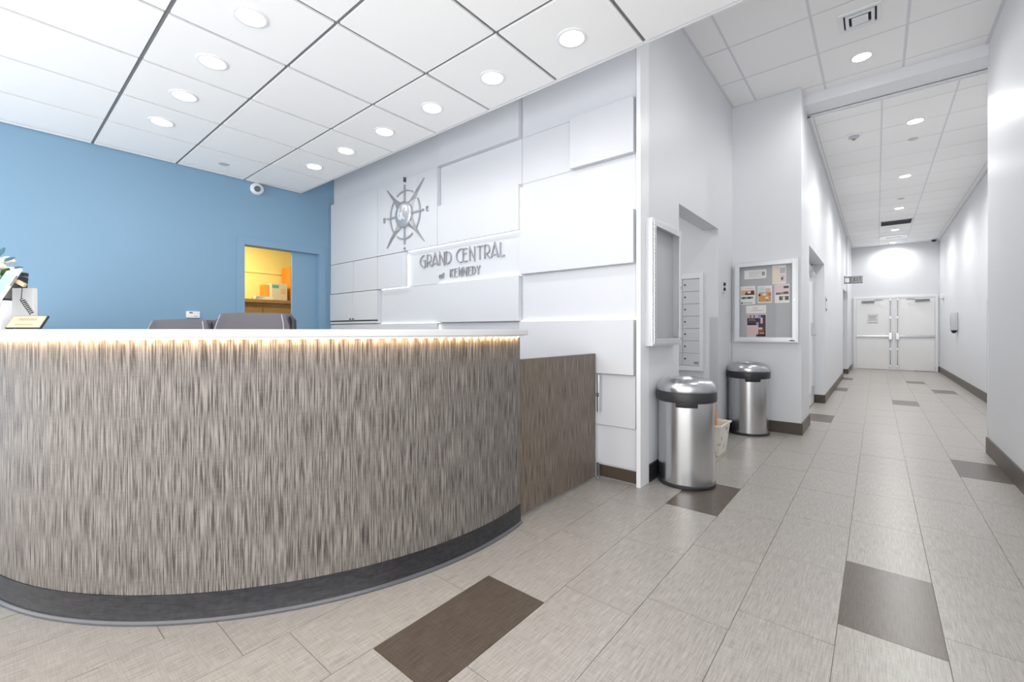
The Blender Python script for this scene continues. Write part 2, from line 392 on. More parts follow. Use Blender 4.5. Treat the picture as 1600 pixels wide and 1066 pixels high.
# ---------------------------------------------------------------- reception desk
ARC0, ARC1 = math.radians(11.3), -PI/2
def path(step=1.5):
    n = int((ARC0-ARC1)/math.radians(step)); out = []
    for i in range(n+1):
        a = ARC0 + (ARC1-ARC0)*i/n; out.append((DC.x, DC.y, math.cos(a), math.sin(a), 1.643*(ARC0-a)))
    L = out[-1][4]
    for i in range(1, 9): out.append((DC.x - .27*i, DC.y, 0, -1, L + .27*i))
    return out
PATH = path()
def sweep(prof, pth=PATH, closed=True):
    bm = bmesh.new(); uv = bm.loops.layers.uv.new('UVMap'); rings = []
    for x, y, nx, ny, s in pth: rings.append([bm.verts.new((x + nx*r, y + ny*r, z)) for r, z in prof])
    m = len(prof); rng = range(m if closed else m-1)
    for i in range(len(rings)-1):
        for k in rng:
            f = bm.faces.new((rings[i][k], rings[i][(k+1) % m], rings[i+1][(k+1) % m], rings[i+1][k]))
            us = (pth[i][4], pth[i][4], pth[i+1][4], pth[i+1][4]); zs = (prof[k], prof[(k+1) % m], prof[(k+1) % m], prof[k])
            for l, u, q in zip(f.loops, us, zs): l[uv].uv = (u, q[1] + .3*(q[0] - 1.6))
    if closed:
        bm.faces.new(rings[0][::-1]); bm.faces.new(rings[-1])
    bmesh.ops.recalc_face_normals(bm, faces=bm.faces)
    return bm
desk = thing('reception_desk', 'curved reception desk clad in streaked grey brown laminate with white top', 'reception desk', (DC.x, DC.y, 0))
mk('front_panel', sweep([(1.631, .10), (1.631, 1.047), (1.60, 1.047), (1.60, .10)]), M['lam'], desk, smooth=True)
kb = mk('kick_base', sweep([(1.633, .104), (1.636, .104), (1.637, .012), (1.640, .005), (1.648, .003), (1.648, 0), (1.60, 0), (1.60, .104)]), M['black'], desk, smooth=True)
kb['label'] = 'scuffed black vinyl kick base'
mk('edge_strip', sweep([(1.6375, .006), (1.6385, .0145), (1.6425, .0135), (1.6475, .0062), (1.650, .0055), (1.650, .002), (1.64, .002)]), mat('grey_base_edge', (92, 92, 96), .25), desk, smooth=True)  # lighter grey strip along the toe of the kick base
mk('countertop', sweep([(1.662, 1.057), (1.664, 1.059), (1.664, 1.083), (1.662, 1.0855), (1.24, 1.0855), (1.24, 1.055), (1.66, 1.055)],
    [(x, y, math.cos(a), math.sin(a), s) if False else (x, y, nx, ny, s) for (x, y, nx, ny, s) in [(DC.x, DC.y, math.cos(math.radians(12.6)), math.sin(math.radians(12.6)), -.04)] + PATH]), M['stone'], desk, smooth=True)
mk('inner_panel', sweep([(1.30, .02), (1.30, 1.047), (1.28, 1.047), (1.28, .02)]), M['lam'], desk, smooth=True)
mk('work_surface', sweep([(1.279, .72), (1.279, .75), (1.08, .75), (1.08, .72)]), M['stone'], desk, smooth=True)
ls = mk('led_strip', sweep([(1.633, 1.047), (1.633, 1.0545), (1.655, 1.0545), (1.655, 1.047)]), M['white'], desk, smooth=True)
led0 = None; a = ARC0 - .026; ks = 0
while a > ARC1 - .4:
    if a > ARC1: p = Vector((DC.x + 1.6405*math.cos(a), DC.y + 1.6405*math.sin(a), 1.0455))
    else: p = Vector((DC.x - (ARC1-a)*1.644, DC.y - 1.6405, 1.0455))
    if led0 is None:
        bm = bmesh.new(); lathe(bm, [(.0052, p.z+.0015), (.0052, p.z-.0005), (.0038, p.z-.0026), (0, p.z-.0034)], p.x, p.y, 10)
        led0 = mk('led', bm, M['led'], ls, at=p, smooth=True)
    else: dup(led0, 'led', ls, p)
    a -= .0505/1.644
# swing gate between desk and panel wall
gate = thing('swing_gate', 'low brown laminate swing gate between desk end and white panel wall', 'gate', (-1.60, 2.40, 0))
def uvbox(x0, x1, y0, y1, z0, z1, bev=.0015):
    bm = B(x0, x1, y0, y1, z0, z1, bev=bev); uv = bm.loops.layers.uv.new('UVMap')
    for f in bm.faces:
        for l in f.loops: l[uv].uv = (l.vert.co.y + l.vert.co.x*.98 + 3.7, l.vert.co.z)
    return bm
mk('gate_leaf', uvbox(-1.612, -1.577, 1.96, 2.848, .018, .914), M['lam2'], gate)
bm = bmesh.new()
box(bm, -1.572, -1.548, 2.857, 2.866, .49, .76, bev=.002); cyl(bm, (-1.556, 2.853, .49), (-1.556, 2.853, .60), .007, n=12); cyl(bm, (-1.556, 2.853, .63), (-1.556, 2.853, .76), .007, n=12); box(bm, -1.575, -1.55, 2.848, 2.857, .602, .628)
mk('hinge', bm, M['chrome'], gate)
bm = bmesh.new()
box(bm, -1.572, -1.55, 2.852, 2.864, .008, .12, bev=.002); cyl(bm, (-1.561, 2.85, .008), (-1.561, 2.85, .02), .012, n=12)
mk('bottom_pivot', bm, M['chrome'], gate)
# cupboard set into the panel wall
cb = thing('wall_cupboard', 'flush white two-door cupboard low in the panel wall beside the blue wall', 'cupboard', (-4.92, PWY, 1.2))
mk('carcass', B(X7+.004, X5+.002, 2.876, PWY-.001, 1.165, 1.546), M['panel'], cb)
mk('shadow_gap', B(X7+.006, X5-.004, 2.866, 2.8758, 1.19, 1.21), M['dark'], cb)
for xa, xb, kx_ in ((X7+.006, X6-.002, X6-.035), (X6+.002, X5-.002, X6+.03)):
    d = mk('door', B(xa, xb, 2.858, 2.8755, 1.208, 1.545, bev=.0015), M['panel'], cb)
    bm = sphere(bmesh.new(), (kx_, 2.842, 1.222), .009, 12, 8); cyl(bm, (kx_, 2.859, 1.222), (kx_, 2.845, 1.222), .004, n=8)
    mk('knob', bm, M['dark'], d, smooth=True)
mk('bottom_rail', B(X7+.006, X5-.002, 2.86, 2.8755, 1.168, 1.192), M['panel'], cb)

# ---------------------------------------------------------------- sign on the panel wall
def ribbon(bm, pts, wd, y0, y1, mi=0):
    """flat stroke in the xz plane with mitred joints, extruded from y0 to y1"""
    P = [Vector((p[0], p[1])) for p in pts]
    closed = (P[0]-P[-1]).length < 1e-6
    if closed: P = P[:-1]
    n = len(P); Lr = []
    for i in range(n):
        a = P[i-1] if (i > 0 or closed) else None; b = P[(i+1) % n] if (i < n-1 or closed) else None
        d1 = (P[i]-a).normalized() if a is not None else (b-P[i]).normalized()
        d2 = (b-P[i]).normalized() if b is not None else d1
        t = (d1+d2); t = t.normalized() if t.length > 1e-4 else d1
        nn = Vector((-t.y, t.x)); k = max(.35, nn.dot(Vector((-d1.y, d1.x))))
        Lr.append((P[i] + nn*wd/2/k, P[i] - nn*wd/2/k))
    V = [[bm.verts.new((l.x, y0, l.y)), bm.verts.new((r.x, y0, r.y)), bm.verts.new((r.x, y1, r.y)), bm.verts.new((l.x, y1, l.y))] for l, r in Lr]
    rg = range(n) if closed else range(n-1)
    for i in rg:
        A, C = V[i], V[(i+1) % n]
        for k in range(4): bm.faces.new((A[k], A[(k+1) % 4], C[(k+1) % 4], C[k])).material_index = mi
    if not closed:
        bm.faces.new(V[0][::-1]).material_index = mi; bm.faces.new(V[-1]).material_index = mi
    return bm
def arc(cx, cz, rx, rz, a0, a1, n=12):
    return [(cx + rx*math.cos(math.radians(a0+(a1-a0)*i/n)), cz + rz*math.sin(math.radians(a0+(a1-a0)*i/n))) for i in range(n+1)]
GL = {
 'G': [arc(.95, .5, .95, .5, 100, 258, 14) + [(.80, .01)], [(.95, .02), (.95, .56), (.5, .56)], [(.78, .0), (.95, .03)]],
 'R': [[(.06, 0), (.06, 1)], [(.06, .985)] + arc(.42, .66, .5, .325, 90, -60, 10) + [(.3, .36)], [(.25, .36), (.98, 0)]],
 'A': [[(.0, 0), (.5, 1), (1, 0)], [(.14, .2), (.86, .2)]],
 'N': [[(.06, 0), (.06, 1), (.94, 0), (.94, 1)]],
 'D': [[(.06, 0), (.06, 1)], [(.06, .985)] + arc(.1, .5, .85, .485, 90, -90, 14) + [(.06, .015)]],
 'C': [arc(.9, .5, .88, .5, 82, 278, 16)],
 'E': [[(.06, 0), (.06, 1)], [(.06, .97), (.95, .97)], [(.06, .62), (.75, .62)], [(.06, .03), (1, .03)]],
 'T': [[(.5, 0), (.5, 1)], [(0, .96), (1, .96)]],
 'L': [[(.06, 1), (.06, .03), (.95, .03), (1, .1)]],
 'K': [[(.06, 0), (.06, 1)], [(.06, .45), (.95, 1)], [(.3, .58), (.95, 0)]],
 'Y': [[(0, 1), (.5, .5), (1, 1)], [(.5, .5), (.5, 0)]],
 'a': [arc(.45, .35, .42, .36, 0, 360, 14), [(.9, 0), (.9, .72)]],
 't': [[(.45, 0), (.45, 1)], [(.05, .72), (.9, .8)]],
 'S': [arc(.5, .74, .42, .24, 30, 270, 10) + arc(.5, .26, .42, .24, 90, -150, 10)[1:]],
 'W': [[(0, 1), (.25, 0), (.5, .7), (.75, 0), (1, 1)]],
 'I': [[(.5, 0), (.5, 1)]], 'X': [[(0, 0), (1, 1)], [(0, 1), (1, 0)]],
}
def glyph(bm, ch, x0, x1, z0, z1, wd, y0, y1):
    for st in GL[ch]: ribbon(bm, [(x0 + p[0]*(x1-x0), z0 + p[1]*(z1-z0)) for p in st], wd, y0, y1)
    return bm
sg = thing('wall_lettering', 'silver art deco lettering reading GRAND CENTRAL at KENNEDY on a recessed white panel', 'sign', (-3.08, 2.914, 1.73))
spans = [-3.661, -3.58, -3.555, -3.482, -3.472, -3.382, -3.363, -3.284, -3.266, -3.185, -3.115, -3.042, -3.025, -2.966, -2.937, -2.864, -2.84, -2.765, -2.745, -2.676, -2.661, -2.576, -2.554, -2.507]
sp2 = [-3.363, -3.321, -3.316, -3.284, -3.203, -3.163, -3.141, -3.106, -3.08, -3.037, -3.02, -2.974, -2.954, -2.916, -2.9, -2.856, -2.84, -2.8]
for i, ch in enumerate('GRANDCENTRAL'):
    mk('letter', glyph(bmesh.new(), ch, spans[2*i], spans[2*i+1], 1.735, 1.862, .0095, 2.898, 2.9135), M['silver'], sg)
for i, ch in enumerate('atKENNEDY'):
    mk('letter', glyph(bmesh.new(), ch, sp2[2*i], sp2[2*i+1], 1.600, 1.655 if i < 2 else 1.682, .0065, 2.898, 2.9135), M['silver'], sg)
# compass emblem
EX, EZ, EY = -3.868, 2.318, 2.8675
em = thing('compass_emblem', 'silver compass rose emblem with round hub on the upper white panel', 'emblem', (EX, EY, EZ))
def polar(r, deg): return (EX + r*math.cos(math.radians(deg)), EZ + r*math.sin(math.radians(deg)))
for a0, a1 in ((57, 122), (138, 222), (238, 302), (318, 393)):
    bm = ribbon(bmesh.new(), [polar(.255, a0+(a1-a0)*i/16) for i in range(17)], .014, EY-.014, EY)
    mk('ring_arc', bm, M['silver'], em)
for d in (0, 90, 180, 270):
    mk('spoke', ribbon(bmesh.new(), [polar(.12, d), polar(.315, d)], .016, EY-.018, EY), M['silver'], em)
for d in (45, 135, 225, 315):
    bm = bmesh.new(); D = Vector((math.cos(math.radians(d)), 0, math.sin(math.radians(d)))); Nn = Vector((-D.z, 0, D.x)); c = Vector((EX, 0, EZ))
    fr = Vector((0, EY-.028, 0)); bk = Vector((0, EY, 0))
    prof = [(.09, .058), (.15, .05), (.23, .026), (.32, .014), (.455, .004)]
    rows = [[bm.verts.new(c + D*r + Nn*h + bk), bm.verts.new(c + D*r + (fr if i < 4 else Vector((0, EY-.014, 0)))), bm.verts.new(c + D*r - Nn*h + bk)] for i, (r, h) in enumerate(prof)]
    for A, C in zip(rows, rows[1:]):
        for k in range(2): bm.faces.new((A[k], A[k+1], C[k+1], C[k]))
        bm.faces.new((A[2], A[0], C[0], C[2]))
    bm.faces.new(rows[-1]); bm.faces.new(rows[0][::-1]); bmesh.ops.recalc_face_normals(bm, faces=bm.faces)
    mk('compass_point', bm, M['silver'], em)
bm = bmesh.new()
for (r, y), (r2, y2) in zip([(.138, 0), (.138, .032), (.130, .037), (.10, .044), (.05, .048)], [(.138, .032), (.130, .037), (.10, .044), (.05, .048), (.0001, .049)]):
    cyl(bm, (EX, EY-y, EZ), (EX, EY-y2, EZ), r, r2, 40, cap=False)
bmesh.ops.remove_doubles(bm, verts=bm.verts, dist=.0002); bmesh.ops.recalc_face_normals(bm, faces=bm.faces)
hub = mk('hub', bm, mat('domed_silver_hub', (196, 198, 202), .28, .6), em, smooth=True)
bm = glyph(bmesh.new(), 'G', EX-.052, EX-.008, EZ-.058, EZ+.058, .011, EY-.055, EY-.040); glyph(bm, 'C', EX+.008, EX+.048, EZ-.058, EZ+.058, .011, EY-.055, EY-.040)
mk('monogram', bm, M['white'], hub)
for ch, d in (('N', 90), ('E', 0), ('S', 270), ('W', 180)):
    px, pz = polar(.373, d)
    mk('compass_letter', glyph(bmesh.new(), ch, px-.016, px+.016, pz-.022, pz+.022, .009, EY-.012, EY), M['silver'] if ch != 'N' else mat('dark_letter', (110, 112, 116), .4, .5), em)

# ---------------------------------------------------------------- blue wall: pocket door, office behind
dr = struct('door_1', B(BLX-.078, BLX-.042, 2.405, 2.76, .01, 2.06, bev=.002), M['blue'])
bm = bmesh.new()
for a in ((1.782, 1.863, 0, 2.13), (2.716, 2.806, 0, 2.13), (1.863, 2.716, 2.05, 2.13)): box(bm, BLX, BLX+.014, a[0], a[1], a[2], a[3], bev=.002)
mk('casing', bm, M['blue'], dr)
mk('latch_plate', B(BLX-.041, BLX-.038, 2.43, 2.475, 1.085, 1.10), M['white'], dr)
wall('wall_office', [(-7.5, -7.4, .3, 4.2, 0, 2.7), (-7.4, BLX-.12, .3, .4, 0, 2.7), (-7.4, BLX-.12, 4.1, 4.2, 0, 2.7)], M['yellow'])
struct('ceiling_6', B(-7.5, BLX-.12, .3, 4.2, 2.6, 2.7), M['yellow'])
wall('trim_4', [(-7.4, -7.385, .4, 4.1, 1.98, 2.0)], M['yellow'])
cab = thing('office_cabinet', 'long brown cabinet along the yellow office wall seen through the blue door', 'cabinet', (-7.15, 2.6, 0))
mk('cabinet_top', B(-7.395, -6.88, 1.2, 4.0, 1.49, 1.54, bev=.003), M['wood'], cab)
mk('cabinet_body', B(-7.395, -6.92, 1.22, 3.98, .08, 1.489), M['wood'], cab)
mk('plinth', B(-7.395, -6.96, 1.24, 3.96, 0, .08), M['dark'], cab)
for k in range(4):
    d = mk('door', B(-6.919, -6.905, 1.23+.687*k, 1.905+.687*k, .10, 1.42, bev=.002), M['wood'], cab)
orange = mat('orange_card', (222, 140, 40), .6)
tc = mk('tall_box_file', B(-7.35, -7.05, 3.05, 3.19, 1.5405, 2.08, bev=.004), orange, at=(-7.2, 3.12, 1.5405)); tag(tc, 'tall orange box on the office cabinet at the door edge', 'box')
bx = thing('carton', 'white carton with a green printed patch on the office cabinet', 'carton', (-7.1, 2.9, 1.5405))
mk('carton_body', B(-7.2, -7.0, 2.755, 2.985, 1.5405, 1.80, bev=.004), M['cream'], bx)
mk('label_patch', B(-7.0, -6.998, 2.765, 2.86, 1.73, 1.775), mat('green_print', (70, 160, 140), .6), bx)
mk('label_patch', B(-7.0, -6.998, 2.885, 2.955, 1.645, 1.72), mat('faded_red_print', (220, 170, 120), .6), bx)
ob = mk('small_box', B(-7.25, -7.08, 2.685, 2.75, 1.5405, 1.775, bev=.003), orange, at=(-7.16, 2.72, 1.5405)); tag(ob, 'small orange box left of the white carton on the office cabinet', 'box')
pst = thing('paper_stack', 'loose stack of papers lying in front of the cartons on the cabinet', 'papers', (-6.95, 2.72, 1.5405))
for k in range(4):
    bm = B(-7.06+.0, -6.90, 2.50, 2.74, 1.5405+.012*k, 1.5405+.012*k+.0115, bev=.001)
    xform(bm, Matrix.Translation((-6.97, 2.62, 0)) @ Matrix.Rotation((k-1.5)*.05, 4, 'Z') @ Matrix.Translation((6.97, -2.62, 0)))
    mk('sheaf', bm, M['cream'] if k % 2 else M['paper'], pst)
th = thing('thermostat', 'small white thermostat on the blue wall above the chairs', 'thermostat', (BLX, 1.376, 1.246))
mk('housing', B(BLX, BLX+.028, 1.318, 1.436, 1.213, 1.282, bev=.006), M['white'], th, smooth=True)
mk('display', B(BLX+.028, BLX+.0285, 1.342, 1.372, 1.26, 1.273), mat('lcd', (120, 90, 80), .3), th)
mk('logo_print', B(BLX+.028, BLX+.0285, 1.385, 1.41, 1.226, 1.232), M['ink'], th)
sc = thing('dome_camera', 'white dome security camera under the canopy ceiling on the blue wall', 'camera', (BLX, 1.985, 2.70))
bm = bmesh.new(); cyl(bm, (BLX, 1.985, 2.70), (BLX+.03, 1.985, 2.70), .066, .066, 28); cyl(bm, (BLX+.03, 1.985, 2.70), (BLX+.04, 1.985, 2.70), .066, .058, 28)
mk('mount_ring', bm, M['white'], sc, smooth=True)
mk('eyeball', sphere(bmesh.new(), (BLX+.055, 1.985, 2.69), .056, 24, 14), M['white'], sc, smooth=True)
dv = Vector((.87, -.16, -.12)).normalized(); c0 = Vector((BLX+.055, 1.985, 2.69)) 
dv = (Vector((-2.2, .2, 1.9)) - c0).normalized()
ln = mk('lens_window', cyl(bmesh.new(), c0 + dv*.046, c0 + dv*.059, .034, .031, 24), mat('dark_lens_glass', (24, 34, 44), .15), sc, smooth=True)
a_ = dv.orthogonal().normalized(); a_ = Vector((-dv.y, dv.x, 0)).normalized()
for s in (-1, 1): mk('infrared_diode', sphere(bmesh.new(), c0 + dv*.0592 + a_*.012*s, .006, 10, 8), mat('grey_diode', (120, 130, 138), .3), ln, smooth=True)
sp = mk('ceiling_sensor', lathe(bmesh.new(), [(.0, H1-.004), (.03, H1-.004), (.045, H1-.002), (.048, H1)], -5.09, 1.55, 24), mat('grey_sensor', (196, 196, 196), .5), at=(-5.09, 1.55, H1), smooth=True)
tag(sp, 'small flat grey cover plate on a canopy ceiling panel near the blue wall', 'sprinkler cover')

# ---------------------------------------------------------------- office chairs behind the desk
def chair(cx_, cy_, rz, top, label):
    t = thing('office_chair', label, 'chair', (cx_, cy_, 0), 'leather chairs behind the desk')
    R = Matrix.Translation((cx_, cy_, 0)) @ Matrix.Rotation(rz, 4, 'Z')
    def put(n, bm, m, par=t, sm=True): return mk(n, xform(bm, R), m, par, smooth=sm)
    # backrest at local -y side facing +y
    def slab(w0, w1, z0, z1, y0, th, nb=8):
        bm = bmesh.new(); rows = []
        for i in range(nb+1):
            f = i/nb; zz = z0 + (z1-z0)*f; ww = w0 + (w1-w0)*f
            if f > .8: ww *= 1 - .16*((f-.8)/.2)**2.2
            yy = y0 - .10*f*f; row = []
            for j in range(9):
                u = -1 + 2*j/8; row.append((u*ww/2, yy - .02*(1-u*u) , zz + (.006*(1-u*u) if i == nb else 0)))
            rows.append(row)
        F = [[bm.verts.new((x, y-th/2*(1-.5*abs(x/(w0/2))**6), z)) for x, y, z in r] for r in rows]
        K = [[bm.verts.new((x, y+th/2*(1-.5*abs(x/(w0/2))**6), z)) for x, y, z in r] for r in rows]
        for i in range(nb):
            for j in range(8):
                bm.faces.new((F[i][j], F[i][j+1], F[i+1][j+1], F[i+1][j])); bm.faces.new((K[i][j+1], K[i][j], K[i+1][j], K[i+1][j+1]))
            bm.faces.new((F[i][0], F[i+1][0], K[i+1][0], K[i][0])); bm.faces.new((F[i+1][8], F[i][8], K[i][8], K[i+1][8]))
        for j in range(8):
            bm.faces.new((F[nb][j], F[nb][j+1], K[nb][j+1], K[nb][j])); bm.faces.new((F[0][j+1], F[0][j], K[0][j], K[0][j+1]))
        bmesh.ops.recalc_face_normals(bm, faces=bm.faces); return bm
    bk = put('backrest', slab(.52, .49, .52, top, -.20, .10), M['leather'])
    for s in (-1, 1):
        x0 = s*.245
        put('side_bolster', tube(bmesh.new(), [(s*.262, -.215, .56), (s*.262, -.235, .75), (s*.255, -.27, top-.15), (s*.244, -.29, top-.045), (s*.222, -.298, top-.016)], .022, 8, taper=[.7, 1, 1, .85, .4]), M['collar'])
        put('stitching', tube(bmesh.new(), [(s*.232, -.155, .60), (s*.230, -.20, top-.16), (s*.214, -.222, top-.06), (s*.198, -.232, top-.008)], .0028, 6), M['stitch'], bk)
        put('stitching', tube(bmesh.new(), [(s*.232, -.305, .60), (s*.232, -.345, top-.16), (s*.214, -.355, top-.06), (s*.196, -.352, top-.008)], .0028, 6), M['stitch'], bk)
        put('armrest', box(tube(bmesh.new(), [(s*.27, -.2, .50), (s*.30, -.16, .66), (s*.30, .12, .66), (s*.285, .16, .48)], .017, 8), s*.30-.03, s*.30+.03, -.16, .12, .665, .695, bev=.008), M['collar'])
    bm = B(-.26, .26, -.22, .27, .43, .53, bev=.035); put('seat', bm, M['leather'])
    put('gas_column', cyl(cyl(bmesh.new(), (0, 0, .10), (0, 0, .30), .03), (0, 0, .30), (0, 0, .43), .018), M['collar'])
    bm = bmesh.new()
    for k in range(5):
        a = 2*PI*k/5; tube(bm, [(0, 0, .12), (.15*math.cos(a), .15*math.sin(a), .105), (.29*math.cos(a), .29*math.sin(a), .075)], .022, 8, taper=[1.2, 1, .7])
    put('star_base', bm, M['collar'])
    for k in range(5):
        a = 2*PI*k/5; p = Vector((.29*math.cos(a), .29*math.sin(a), .028)); q = Vector((-math.sin(a), math.cos(a), 0))*.02
        put('caster', cyl(bmesh.new(), p-q, p+q, .028, n=14), M['collar'])
    return t
chair(-2.94, .91, math.radians(219), 1.192, 'dark grey leather office chair with taller back in front of the office door')
chair(-3.74, .69, math.radians(214), 1.158, 'lower dark grey leather office chair half hidden behind the taller one')

# ---------------------------------------------------------------- things on the counter, left
CT = 1.0858
wb0 = Vector((-2.984, .116, CT))
wbx = mk('white_box', xform(B(-.048, .048, -.010, .010, 0, .188, bev=.003), Matrix.Translation(wb0) @ Matrix.Rotation(.694, 4, 'Z')), M['paper'], at=wb0)
tag(wbx, 'plain white box on the counter behind the tablet', 'box')
np_ = thing('desk_plaque', 'cream desk plaque with dark edge leaning back on the counter', 'plaque', (-2.785, .104, CT))
MP = Matrix.Translation((-2.785, .100, CT+.0065)) @ Matrix.Rotation(.70, 4, 'Z') @ Matrix.Rotation(math.radians(-32), 4, 'X')
def pq(*a, **k): return xform(B(*a, **k), MP)
mk('frame', pq(-.075, .075, .002, .009, 0, .063, bev=.001), M['dark'], np_)
mk('card', pq(-.071, .071, .0, .002, .003, .060), M['cream'], np_)
bm = bmesh.new()
for z0, z1, n, x0 in ((.037, .049, 9, -.036), (.014, .019, 14, -.040)):
    for k in range(n): box(bm, x0+k*(.076/n), x0+k*(.076/n)+(.0045 if n == 9 else .003), -.0004, 0, z0, z1)
mk('engraved_text', xform(bm, MP), mat('faint_grey_text', (150, 140, 122), .7), np_)
# tablet on its stand: u runs up the tilted tablet, v across it
tb = thing('tablet', 'white tablet on a white stand tilted towards the left on the counter', 'tablet', (-2.90, .03, CT))
r3, f3, z3 = Vector((rgt.x, rgt.y, 0)), Vector((fwd.x, fwd.y, 0)), Vector((0, 0, 1))
U = (r3*.193 + z3*.91 + f3*.357).normalized(); V_ = (-r3*.88 + f3*.475); V_ = (V_ - U*V_.dot(U)).normalized(); N_ = V_.cross(U)
if N_.dot(-r3*.475 - f3*.88) < 0: N_ = -N_
TRc = Vector((-2.8555, .097, 1.352))
MT = Matrix(((V_.x, U.x, N_.x, TRc.x), (V_.y, U.y, N_.y, TRc.y), (V_.z, U.z, N_.z, TRc.z), (0, 0, 0, 1)))
def tq(*a, **k):
    bm = xform(B(*a, **k), MT); bmesh.ops.recalc_face_normals(bm, faces=bm.faces); return bm
mk('case', tq(0, .18, -.235, 0, -.011, 0, bev=.004), M['white'], tb, smooth=True)
mk('screen', tq(.012, .168, -.215, -.02, .0001, .0008), mat('blue_screen', (150, 178, 235), .2, emit=(150, 178, 240), estr=.3), tb)
mk('side_button', tq(-.0008, .002, -.085, -.035, -.009, -.003), M['grid'], tb)
mk('stand', xform(B(-.040, .030, -.022, .022, 0, .125, bev=.004), Matrix.Translation((-2.892, .040, CT)) @ Matrix.Rotation(.70, 4, 'Z')), M['white'], tb, smooth=True)
mk('hinge_block', xform(B(-.012, .012, -.014, .014, 0, .03, bev=.003), Matrix.Translation((-2.885, .055, CT+.105)) @ Matrix.Rotation(.70, 4, 'Z')), M['collar'], tb)
# pen with coiled tether
pn = thing('tethered_pen', 'tan pen holder clipped to the tablet with a black coiled cord', 'pen', (-2.85, .10, CT+.19))
mk('pen_holder', xform(B(-.02, .02, -.006, .006, -.008, .008, bev=.002), Matrix.Translation((-2.856, .100, CT+.200)) @ Matrix.Rotation(.70, 4, 'Z') @ Matrix.Rotation(math.radians(28), 4, 'Y')), mat('tan_plastic', (214, 188, 150), .5), pn)
pts = []
p0, p1, p2 = Vector((-2.851, .103, CT+.190)), Vector((-2.846, .100, CT+.135)), Vector((-2.813, .130, CT+.068))
for i in range(6): pts.append(p0.lerp(p1, i/6))
for i in range(121):
    f = i/120; c = p1.lerp(p2, f); a = f*2*PI*9; d = (p2-p1).normalized(); u = d.orthogonal().normalized(); v = d.cross(u); rr = .0075*min(1, 8*f+.1)
    pts.append(c + rr*(u*math.cos(a) + v*math.sin(a)))
mk('coiled_cord', tube(bmesh.new(), pts, .0016, 5), M['dark'], pn, smooth=True)
# vase and flowers
vs = thing('flower_arrangement', 'white roses and leaves in a dark tapered pot beyond the white box', 'flowers', (-3.170, .092, CT))
mk('pot', lathe(bmesh.new(), [(0, CT+.001), (.024, CT+.001), (.027, CT+.01), (.044, CT+.272), (.041, CT+.273), (.036, CT+.26), (0, CT+.24)], -3.170, .092, 28), mat('dark_brown_pot', (58, 50, 50), .5), vs, smooth=True)
def rose(c, r):
    bm = bmesh.new(); c = Vector(c); sphere(bm, c + Vector((0, 0, r*.15)), r*.5, 10, 7)
    for ring, (n, rr, zz, q) in enumerate(((3, .28, .12, .55), (5, .52, -.05, .52), (6, .7, -.28, .45))):
        for k in range(n):
            a = 2*PI*k/n + ring*.6; d = Vector((math.cos(a), math.sin(a), 0)); b2 = bmesh.new()
            sphere(b2, (0, 0, 0), r*q, 10, 7, (.38, 1, 1))
            xform(b2, Matrix.Translation(c + d*r*rr + Vector((0, 0, r*zz))) @ Matrix.Rotation(a, 4, 'Z') @ Matrix.Rotation(.3 + .25*ring, 4, 'Y'))
            tmp = bpy.data.meshes.new('t'); b2.to_mesh(tmp); b2.free(); bm.from_mesh(tmp); bpy.data.meshes.remove(tmp)
    return bm
ivory = mat('ivory_petal', (250, 242, 228), .6); leafm = mat('green_leaf', (88, 120, 60), .5); leafb = mat('blue_grey_leaf', (120, 168, 190), .5)
FC = Vector((-3.19, .04, CT+.262))
for dx, dy, dz, r in ((.012, .0, .035, .030), (-.04, -.02, .05, .030), (-.02, .04, .0, .026), (.045, .040, .022, .018), (-.085, -.05, .02, .030), (-.03, -.06, .02, .028), (-.06, .03, .075, .028)):
    mk('rose', rose(FC + Vector((dx, dy, dz)), r), ivory, vs, smooth=True)
def leaf(p, d, L, wd, m):
    bm = bmesh.new(); d = Vector(d).normalized(); s_ = d.cross(Vector((0, 0, 1))).normalized(); n = 5; rows = []
    for i in range(n+1):
        f = i/n; h = wd*math.sin(PI*min(.98, f*.9+.08)); c = Vector(p) + d*L*f - Vector((0, 0, L*.25*f*f)); rows.append((bm.verts.new(c - s_*h), bm.verts.new(c + Vector((0, 0, -.15*h))), bm.verts.new(c + s_*h)))
    for A, C in zip(rows, rows[1:]):
        for k in range(2): bm.faces.new((A[k], A[k+1], C[k+1], C[k]))
    mk('leaf', bm, m, vs, smooth=True)
for k in range(16):
    a = k*2.4; leaf(FC + Vector((.03*math.cos(a), .03*math.sin(a), -.03 + .006*(k % 5))), (math.cos(a), math.sin(a), .35 + .3*(k % 3)), .085, .014, leafm)
leaf(FC + Vector((.02, .02, .06)), (.6, .5, .6), .06, .016, leafb); leaf(FC + Vector((.0, .0, .08)), (.3, .3, 1), .07, .014, leafb); leaf(FC + Vector((.04, .05, .03)), (.7, .6, .35), .05, .013, leafb); leaf(FC + Vector((.06, .06, -.01)), (.8, .6, .1), .06, .010, leafb)
bm = bmesh.new()
for k in range(9): a = k*.7; tube(bm, [(-3.170+.015*math.cos(a), .092+.015*math.sin(a), CT+.2), FC + Vector((.05*math.cos(a), .05*math.sin(a), .0))], .003, 6)
mk('stem', bm, leafm, vs)

